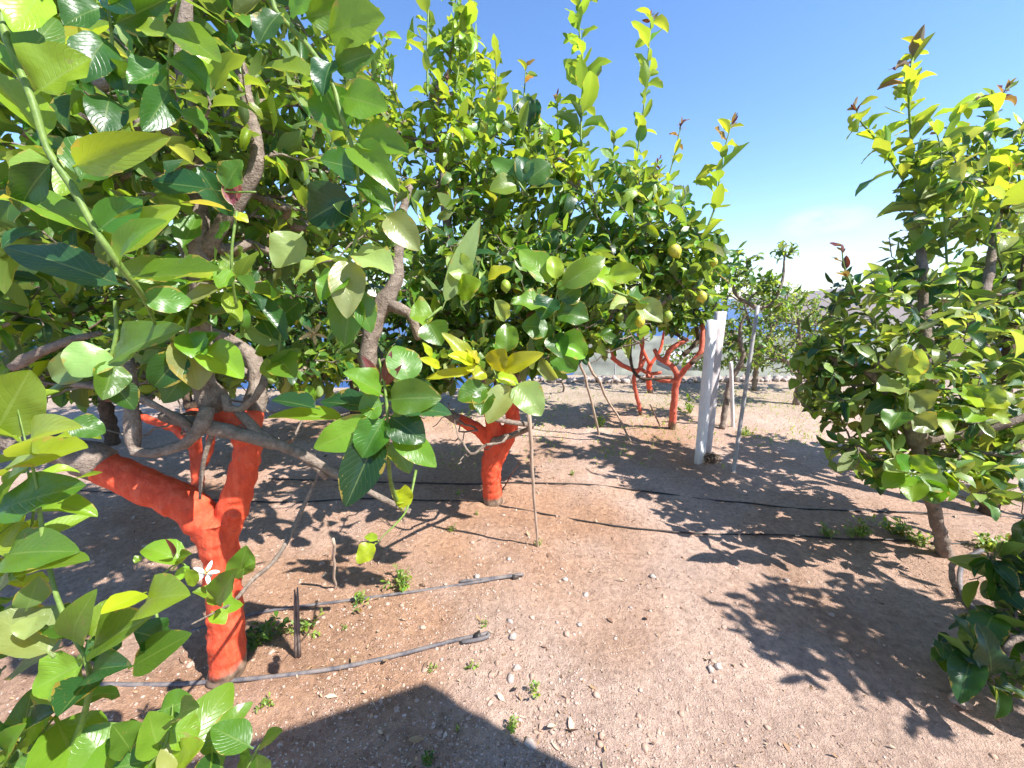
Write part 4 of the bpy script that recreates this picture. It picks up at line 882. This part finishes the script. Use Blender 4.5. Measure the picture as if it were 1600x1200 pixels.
auto_shoot(Hh, [(1445, 380, 2.35, 9), (1434, 310, 2.35, 8), (1425, 230, 2.35, 7), (1420, 150, 2.35, 6), (1424, 100, 2.35, 4), (1431, 72, 2.35, 3)], .155, 84, [MH, YL, YG, YG, {'yellow': 2, 'bronze': .5}])
auto_shoot(Hh, [(1410, 280, 2.35, 5), (1370, 220, 2.33, 4), (1345, 190, 2.3, 4), (1336, 165, 2.3, 3)], .16, 22, [YL, YG, {'young': 3, 'bronze': .5}])
auto_shoot(Hh, [(1480, 420, 2.3, 6), (1475, 330, 2.3, 5), (1470, 240, 2.3, 4), (1462, 200, 2.3, 3)], .14, 26, [MH, YL, YG])
auto_shoot(Hh, [(1560, 400, 2.3, 6), (1548, 310, 2.3, 5), (1540, 220, 2.3, 4)], .13, 22, [MH, YL, YG])
auto_shoot(Hh, [(1465, 240, 2.35, 5), (1490, 185, 2.35, 4), (1530, 155, 2.35, 3)], .16, 16, [YL, {'yellow': 1, 'light': 3, 'bronze': .5}])
auto_shoot(Hh, [(1525, 240, 2.4, 5), (1555, 170, 2.4, 4), (1572, 138, 2.4, 3)], .16, 18, [YL, YL, {'light': 2, 'bronze': 2}])
auto_shoot(Hh, [(1600, 330, 2.3, 6), (1590, 240, 2.3, 5), (1610, 180, 2.3, 3)], .13, 18, [MH, YL, YG])
auto_shoot(Hh, [(1540, 380, 2.2, 6), (1570, 300, 2.2, 5), (1585, 260, 2.2, 3)], .14, 18, [YG, {'light': 2, 'young': 4}, {'yellow': 2, 'bronze': .5}])
auto_shoot(Hh, [(1340, 470, 2.3, 5), (1320, 420, 2.3, 4), (1315, 385, 2.3, 3)], .10, 10, [{'bronze': 1, 'mid': 1}, {'bronze': .5}])
hero_shoot(Hh, [(1415, 670, 1.9, 5), (1416, 620, 1.9, 5), (1420, 560, 1.9, 4), (1400, 540, 1.9, 3)],
 [(1412, 590, 1440, 545, 34, 'pale', .2), (1414, 600, 1370, 610, 36, 'pale', .1), (1418, 612, 1450, 640, 38, 'pale', .2), (1416, 590, 1446, 580, 24, 'pale', .3), (1412, 580, 1410, 540, 34, 'pale'), (1420, 650, 1462, 672, 36, 'pale', .2), (1412, 640, 1390, 672, 34, 'mid'), (1420, 570, 1460, 590, 30, 'light')], 1.9)
hero_shoot(Hh, [(1540, 670, 1.7, 5), (1530, 632, 1.7, 4)],
 [(1530, 634, 1505, 600, 30, 'young', .2), (1532, 630, 1562, 602, 34, 'pale', .2), (1534, 636, 1575, 625, 30, 'yellow', .2), (1528, 640, 1486, 612, 28, 'light', .3), (1530, 644, 1575, 655, 30, 'young', .1), (1526, 640, 1540, 612, 30, 'yellow', .1), (1524, 644, 1510, 660, 30, 'light')], 1.7)
hero_shoot(Hh, [(1432, 735, 1.9, 5), (1428, 742, 1.9, 4)],
 [(1425, 742, 1380, 762, 34, 'light', .1), (1428, 745, 1426, 785, 30, 'light'), (1432, 742, 1480, 762, 36, 'pale'), (1430, 738, 1450, 712, 34, 'light', .1), (1422, 738, 1380, 735, 34, 'pale'), (1424, 736, 1400, 712, 32, 'mid'), (1436, 745, 1470, 785, 34, 'mid')], 1.9)
blossom(Hh, 1425, 740, 1.88, .022)
blossom(Hh, 1475, 470, 2.0, .03, DRYPETAL)

# --- further trees ---------------------------------------------------------------
def far_tree(label, base, limbs, blobs, size, mixw, mat_t=None, mat_l=None, keep=(), dmin=1.0, per=8, painted=None, seed_r=.003):
    t = tree(label, base)
    if painted:
        for l in painted: l[:, 3] *= .72
        trunk(t, painted, mat_t or PAINT_OLD, voxel=.011)
    mb = MB()
    for l in limbs:
        l[:, 3] *= np.minimum(1, .2+2.4*(1-np.linspace(0, 1, len(l))))
        mb.tube(l[:, :3], l[:, 3]*(.62 if painted else .9)*(1+.12*np.sin(np.arange(len(l))*2.1)), 7, True, .06)
    mb_t = mb
    tree_growth(t, limbs, blobs, size*1.15, mixw, seed_r, 'lo', keep, dmin, per, mat_l or BARKD, mb=mb_t)
    return t
KE = [PATH, UNDER_A]
far_tree('red forked lemon tree glimpsed behind the nearest one', G(312, 775),
   [pxline([(298, 640, 2.9, 22), (270, 560, 2.9, 18), (220, 420, 2.9, 13), (160, 250, 2.9, 8)]), pxline([(300, 640, 2.9, 20), (360, 540, 2.9, 16), (430, 400, 2.9, 12), (470, 250, 2.9, 8)]), pxline([(220, 652, 2.9, 18), (120, 560, 2.8, 14), (20, 400, 2.8, 10)])],
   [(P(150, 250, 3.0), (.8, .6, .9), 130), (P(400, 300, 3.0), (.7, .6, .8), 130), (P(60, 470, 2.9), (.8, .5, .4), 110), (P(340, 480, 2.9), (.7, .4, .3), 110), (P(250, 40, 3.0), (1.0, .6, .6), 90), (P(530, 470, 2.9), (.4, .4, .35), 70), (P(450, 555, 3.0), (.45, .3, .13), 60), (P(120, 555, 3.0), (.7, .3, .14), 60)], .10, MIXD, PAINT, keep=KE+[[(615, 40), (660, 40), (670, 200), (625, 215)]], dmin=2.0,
   painted=[pxline([(312, 790, 3.02, 24), (310, 760, 2.98, 24), (306, 700, 2.93, 24), (300, 640, 2.88, 22)], .03), pxline([(306, 705, 2.93, 20), (280, 675, 2.9, 18), (245, 660, 2.9, 17), (215, 650, 2.9, 16)], .03), pxline([(308, 740, 2.96, 18), (324, 710, 2.93, 18), (330, 680, 2.9, 16)], .03)])
far_tree('dark lemon tree at the far left, standing behind the red forked ones', (-4.1, 3.7, 0),
   [smoothline([(-4.1, 3.7, 0, .07), (-4.05, 3.7, .6, .06), (-3.8, 3.6, 1.2, .04), (-3.5, 3.5, 1.8, .02)]), smoothline([(-4.05, 3.7, .6, .05), (-4.5, 3.8, 1.2, .03), (-4.8, 3.9, 1.9, .02)])],
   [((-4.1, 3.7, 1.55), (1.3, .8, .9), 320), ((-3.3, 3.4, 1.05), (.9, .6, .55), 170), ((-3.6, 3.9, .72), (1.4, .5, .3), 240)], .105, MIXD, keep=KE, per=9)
far_tree('dark lemon tree in the row behind, between the near red trunk and the forked one', (-2.0, 4.7, 0),
   [smoothline([(-2.0, 4.7, 0, .07), (-1.95, 4.7, .6, .06), (-1.7, 4.6, 1.2, .04), (-1.4, 4.6, 1.8, .02)]), smoothline([(-1.95, 4.7, .6, .05), (-2.4, 4.7, 1.2, .03), (-2.7, 4.7, 1.9, .02)])],
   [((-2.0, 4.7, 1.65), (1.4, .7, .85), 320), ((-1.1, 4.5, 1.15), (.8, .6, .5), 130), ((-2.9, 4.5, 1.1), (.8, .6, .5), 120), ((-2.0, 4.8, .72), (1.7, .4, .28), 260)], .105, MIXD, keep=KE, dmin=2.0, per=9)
far_tree('dark lemon tree right behind the full tree at the centre', (-.2, 4.9, 0),
   [smoothline([(-.2, 4.9, 0, .06), (-.15, 4.9, .7, .05), (.2, 4.8, 1.2, .035), (.6, 4.8, 1.7, .02)]), smoothline([(-.15, 4.9, .7, .05), (-.5, 4.8, 1.3, .03), (-.7, 4.8, 2.0, .02)])],
   [((-.1, 4.9, 1.65), (1.2, .7, .8), 300), ((.5, 4.7, 1.25), (.6, .6, .35), 70), ((-.8, 4.7, 1.1), (.6, .5, .4), 80), ((-.6, 5.0, .8), (.7, .4, .25), 90)], .10, MIXD, keep=[SKY, UNDER_A, [(560, 600), (900, 596), (1300, 560), (1300, 900), (560, 900)]], dmin=2.4, per=8)
KF = [SKY, [(850, 560), (1250, 600), (1290, 900), (700, 900), (840, 600)], [(940, 552), (985, 535), (1040, 520), (1060, 552), (1135, 535), (1135, 900), (900, 900)]]
MF = {'dark': 3, 'mid': 4, 'light': 2.5, 'pale': 1.2, 'blue': .6}
far_tree('lemon tree with worn red limbs and a red footed trunk, left of the white post', G(1050, 672),
   [pxline([(1068, 555, 4.0, 12), (1090, 530, 4.0, 10), (1085, 490, 4.0, 9), (1100, 440, 4.0, 6)]), pxline([(1072, 532, 4.0, 11), (1046, 512, 4.0, 8), (1040, 480, 4.0, 6), (1020, 440, 4.0, 5)]), pxline([(1050, 590, 4.1, 9), (1000, 590, 4.1, 8), (985, 560, 4.1, 8), (990, 510, 4.1, 6)]), pxline([(1080, 568, 4.0, 10), (1105, 545, 4.05, 9), (1098, 500, 4.05, 8), (1110, 470, 4.05, 5)])],
   [(P(1030, 440, 4.1), (.7, .5, .35), 90), (P(1090, 450, 4.1), (.35, .4, .35), 90), (P(1030, 490, 4.0), (.65, .3, .2), 150)], .09, MF, keep=KF, dmin=2.6, per=7,
   painted=[pxline([(1052, 680, 4.45, 17), (1050, 668, 4.4, 16), (1053, 630, 4.28, 15), (1056, 600, 4.2, 15), (1062, 585, 4.16, 16)], .03), pxline([(1060, 590, 4.16, 13), (1050, 572, 4.12, 12), (1030, 560, 4.1, 11), (1022, 545, 4.1, 9)], .03), pxline([(1040, 568, 4.1, 12), (1045, 550, 4.05, 12), (1056, 540, 4.02, 12), (1075, 530, 4.0, 10)], .03), pxline([(1062, 588, 4.16, 13), (1076, 570, 4.1, 12), (1095, 548, 4.05, 12), (1098, 505, 4.05, 9)], .03), pxline([(1058, 595, 4.18, 11), (1030, 594, 4.15, 9), (1010, 586, 4.12, 8)], .03)])
far_tree('lemon tree with spread red limbs on the thinnest, crooked brown trunk in the distance', G(1000, 650),
   [pxline([(960, 560, 4.5, 10), (945, 520, 4.5, 8), (930, 470, 4.5, 6)]), pxline([(1000, 575, 4.55, 9), (1004, 520, 4.5, 8), (990, 470, 4.5, 6)])],
   [(P(950, 440, 4.6), (.6, .5, .4), 60)], .09, MF, keep=KF, dmin=2.6, per=7,
   painted=[pxline([(1003, 655, 4.9, 9), (1000, 640, 4.86, 9), (993, 610, 4.75, 9), (991, 588, 4.68, 10), (1000, 575, 4.64, 10), (1008, 560, 4.6, 8)], .03), pxline([(996, 580, 4.65, 9), (975, 572, 4.6, 11), (955, 558, 4.55, 10)], .03), pxline([(1000, 577, 4.62, 9), (1018, 584, 4.55, 9), (1034, 582, 4.5, 8)], .03)], mat_l=PAINT_OLD)
far_tree('farthest small lemon tree on a short straight red trunk', G(1015, 614),
   [pxline([(1015, 570, 5.8, 9), (1002, 540, 5.8, 7), (990, 500, 5.8, 5)]), pxline([(1016, 570, 5.8, 9), (1032, 545, 5.8, 7), (1040, 500, 5.8, 5)])],
   [(P(1010, 480, 5.9), (.7, .5, .35), 60)], .09, MF, PAINT, PAINT, keep=KF, dmin=3, per=7, painted=[pxline([(1016, 618, 6.05, 12), (1014, 600, 5.95, 12), (1013, 582, 5.88, 11), (1016, 568, 5.85, 11)], .03)])
KG = [[(1100, -400), (1100, 330), (1128, 400), (1165, 372), (1240, 368), (1275, 425), (1298, 470), (1303, 420), (1600, 300), (1600, -400)], [(900, 590), (1280, 596), (1290, 900), (800, 900)]]
far_tree('sparse lemon tree with a crooked bare trunk directly behind the white post and metal pole', (2.35, 4.45, 0),
   [smoothline([np.append(G(1128, 672), .035), np.append(P(1140, 600, 4.4), .034), np.append(P(1160, 562, 4.35), .033), np.append(P(1156, 530, 4.3), .03), np.append(P(1160, 500, 4.25), .026), np.append(P(1180, 480, 4.2), .022)]),
    pxline([(1180, 480, 4.2, 7), (1150, 460, 4.2, 6), (1140, 420, 4.2, 4)]), pxline([(1180, 482, 4.2, 7), (1205, 475, 4.2, 6), (1222, 440, 4.2, 5), (1226, 400, 4.2, 4), (1230, 380, 4.2, 3)])],
   [(P(1155, 420, 4.2), (.24, .25, .27), 46), (P(1195, 445, 4.2), (.24, .25, .16), 30), (P(1230, 392, 4.2), (.13, .12, .13), 18), (P(1220, 470, 4.2), (.25, .2, .16), 34), (P(1180, 540, 4.3), (.25, .2, .14), 20)], .07, MF, mat_l=BARK, keep=KG, dmin=2.8, per=7)
far_tree('hazy grey lemon tree with many bare twigs, beyond the metal pole', (3.9, 6.0, 0),
   [smoothline([(3.9, 6.0, 0, .05), (3.85, 6.0, .6, .04), (3.6, 5.9, 1.1, .03), (3.4, 5.9, 1.6, .015)]), smoothline([(3.85, 6.0, .6, .04), (4.1, 6.0, 1.1, .025), (4.2, 6.0, 1.7, .012)]), smoothline([(3.85, 6.0, .5, .03), (3.4, 5.9, .8, .02), (3.1, 5.9, 1.1, .012)])],
   [((3.75, 6.0, 1.3), (.85, .5, .55), 230), ((3.2, 5.9, .8), (.7, .4, .4), 130), ((4.5, 5.9, 1.0), (.7, .4, .6), 140), ((3.1, 5.9, .55), (.9, .4, .3), 120)], .06, {'pale': 2, 'mid': 3, 'light': 2, 'dark': 1}, mat_l=BARK, keep=[KG[0]], dmin=3, per=4, seed_r=.004)
far_tree('dark lemon tree at the right picture edge behind the slanting trunk', G(1545, 820),
   [pxline([(1548, 830, 2.75, 26), (1545, 800, 2.7, 25), (1555, 700, 2.65, 24), (1575, 560, 2.6, 18), (1600, 400, 2.6, 12)]), pxline([(1555, 700, 2.65, 18), (1500, 600, 2.8, 13), (1480, 480, 2.9, 9)])],
   [(P(1600, 480, 2.9), (.55, .5, .55), 110), (P(1500, 520, 3.0), (.45, .4, .35), 60), (P(1600, 700, 2.8), (.4, .4, .2), 40)], .10, MIXD, keep=[PATH_H, SKY_H], dmin=2.1, per=9)
far_tree('grey twiggy lemon tree nearest the left flank of the right tree, with hardly any leaves', (4.0, 5.2, 0),
   [smoothline([(4.0, 5.2, 0, .05), (3.97, 5.2, .5, .04), (3.8, 5.1, 1.0, .03), (3.7, 5.1, 1.4, .015)]), smoothline([(3.97, 5.2, .5, .04), (4.2, 5.2, 1.0, .025), (4.3, 5.2, 1.5, .012)]), smoothline([(3.97, 5.2, .4, .03), (3.6, 5.1, .7, .02), (3.4, 5.1, .95, .012)])],
   [((3.85, 5.2, 1.05), (.6, .4, .5), 190), ((3.5, 5.1, .75), (.45, .35, .3), 90)], .05, {'pale': 3, 'mid': 3, 'light': 1, 'dark': 1}, mat_l=BARK, keep=[KG[0]], dmin=3, per=3, seed_r=.0042)
# --- right foreground: a neighbour whose crown is outside the picture; its low shoots show
J = tree('dark low lemon shoots in shade at the lower right corner', G(1500, 1090))
j_t = smoothline([(2.75, .85, -.03, .06), (2.74, .86, .5, .055), (2.65, .9, .95, .045), (2.5, .95, 1.3, .03)]); j_t2 = smoothline([(2.74, .86, .5, .045), (3.0, .85, 1.1, .03), (3.2, .8, 1.7, .02)])
j_low = smoothline([np.append([2.74, .86, .12], .02), np.append(G(1640, 1000, .25), .014), np.append(G(1560, 1040, .16), .009), np.append(G(1480, 1090, .05), .006)])
j_low2 = smoothline([np.append([2.74, .86, .4], .02), np.append(P(1680, 900, 1.75), .014), np.append(P(1580, 880, 1.7), .008), np.append(P(1540, 900, 1.65), .005)])
trunk(J, [j_t, j_t2, j_low, j_low2], BARK)
PATH_J = [(800, 500), (1545, 500), (1600, 800), (1600, 820), (1530, 850), (1505, 890), (1520, 950), (1480, 965), (1455, 980), (1380, 1090), (1400, 1160), (1450, 1145), (1560, 1115), (1600, 1100), (1600, 1300), (600, 1300)]
mb_J = MB()
for l in (j_t, j_t2, j_low, j_low2): mb_J.tube(l[:, :3], l[:, 3]*.85, 7)
tree_growth(J, [j_t, j_t2, j_low, j_low2], [((2.88, .86, 1.5), (.75, .42, .5), 200), ((2.4, .98, 1.25), (.35, .28, .3), 40)], .085, {'dark': 4, 'blue': 4, 'mid': 1.5}, res='md', keep_out=[PATH_J, [(1300, -300), (1600, -300), (1600, 780), (1300, 780)]], dmin=1.2, per=8, mb=mb_J)
MJ = {'dark': 4, 'blue': 4, 'mid': 1.5}
KJ = [[(800, 500), (1545, 500), (1600, 800), (1600, 820), (1530, 850), (1505, 890), (1520, 940), (1470, 965), (1440, 1000), (1370, 1090), (1400, 1165), (1470, 1150), (1560, 1125), (1600, 1110), (1600, 1300), (600, 1300)]]
mb_J2 = MB()
for l in (j_low, j_low2): mb_J2.tube(l[:, :3], l[:, 3]*.9, 7)
tree_growth(J, [j_low, j_low2], [(G(1455, 1085, .07), (.16, .11, .06), 16), (G(1530, 1040, .13), (.16, .13, .10), 18), (P(1565, 890, 1.65), (.15, .12, .14), 20), (P(1555, 960, 1.6), (.14, .1, .12), 12), (P(1590, 800, 1.7), (.08, .1, .1), 8)], .13, MJ, res='hi', keep_out=KJ, dmin=1.15, per=7, mb=mb_J2, twigname='twig')
# ------------------------------------------------------------------ light
w = bpy.data.worlds.new('World'); SC.world = w; w.use_nodes = True; nt = w.node_tree; nt.nodes.clear()
sky = nd(nt, 'ShaderNodeTexSky'); sky.sky_type = 'NISHITA'; sky.sun_disc = False; sky.sun_elevation = SUN_EL
sky.sun_rotation = math.atan2(SUN_AZ[0], SUN_AZ[1]); sky.altitude = 100; sky.air_density = 1.0; sky.dust_density = .02; sky.ozone_density = 3.5
tc = nd(nt, 'ShaderNodeTexCoord')
def gauss(px, py, sx, sz):
    c = unit(P(px, py, 10)-EYE); vm = nd(nt, 'ShaderNodeVectorMath', operation='SUBTRACT'); lk(nt, tc.outputs['Generated'], vm.inputs[0]); vm.inputs[1].default_value = c
    sc_ = nd(nt, 'ShaderNodeVectorMath', operation='MULTIPLY'); lk(nt, vm.outputs[0], sc_.inputs[0]); sc_.inputs[1].default_value = (1/sx, 1/sx, 1/sz)
    ln = nd(nt, 'ShaderNodeVectorMath', operation='LENGTH'); lk(nt, sc_.outputs[0], ln.inputs[0])
    return math_(nt, 'MAXIMUM', math_(nt, 'SUBTRACT', 1.0, ln.outputs['Value']), 0.0)
mp = nd(nt, 'ShaderNodeMapping'); mp.inputs['Scale'].default_value = (1, 1, 2.6); lk(nt, tc.outputs['Generated'], mp.inputs['Vector'])
cn = noise(nt, mp.outputs[0], 9, 7, .6)
cl = math_(nt, 'MAXIMUM', math_(nt, 'MULTIPLY', gauss(1345, 388, .19, .07), 1.3), math_(nt, 'MULTIPLY', gauss(1290, 348, .085, .036), 2.6))
cl = math_(nt, 'MULTIPLY', cl, math_(nt, 'MULTIPLY', math_(nt, 'SUBTRACT', cn, .32), 3.2))
cl = ramp(nt, cl, [(0.0, (0, 0, 0)), (1.0, (.85, .85, .85))])
hs = nd(nt, 'ShaderNodeHueSaturation'); hs.inputs['Saturation'].default_value = 1.15; hs.inputs['Hue'].default_value = .505; lk(nt, sky.outputs[0], hs.inputs['Color'])
col = mix(nt, cl, hs.outputs[0], (3.4, 3.5, 3.9))
bg = nd(nt, 'ShaderNodeBackground'); lk(nt, col, bg.inputs['Color']); bg.inputs['Strength'].default_value = .105
lk(nt, bg.outputs[0], nd(nt, 'ShaderNodeOutputWorld').inputs['Surface'])
sl = bpy.data.lights.new('sun', 'SUN'); sl.energy = 4.0; sl.angle = R(.53); sl.color = (1, .975, .94)
so_ = bpy.data.objects.new('sun', sl); COL.objects.link(so_); so_.rotation_euler = Vector(-TOSUN).to_track_quat('-Z', 'Y').to_euler()
so_.location = (6, -4, 9)
SC.view_settings.view_transform = 'Standard'; SC.view_settings.look = 'None'; SC.view_settings.gamma = 1; SC.view_settings.exposure = 1.45
SC.cycles.max_bounces = 8; SC.cycles.diffuse_bounces = 5; SC.cycles.transmission_bounces = 4; SC.cycles.use_denoising = True

# the air: far hills and sea fade to blue
mb = MB(); mb.box([0, 0, 90], [12400, 12400, 300]); hz = mb.build('haze', None, None, False); tag(hz, kind='stuff')
m, nt = new_mat('sea_air'); pv = nd(nt, 'ShaderNodeVolumePrincipled'); pv.inputs['Color'].default_value = (.78, .86, .97, 1); pv.inputs['Density'].default_value = .00011; pv.inputs['Anisotropy'].default_value = .2
lk(nt, pv.outputs[0], nd(nt, 'ShaderNodeOutputMaterial').inputs['Volume']); hz.data.materials.append(m)
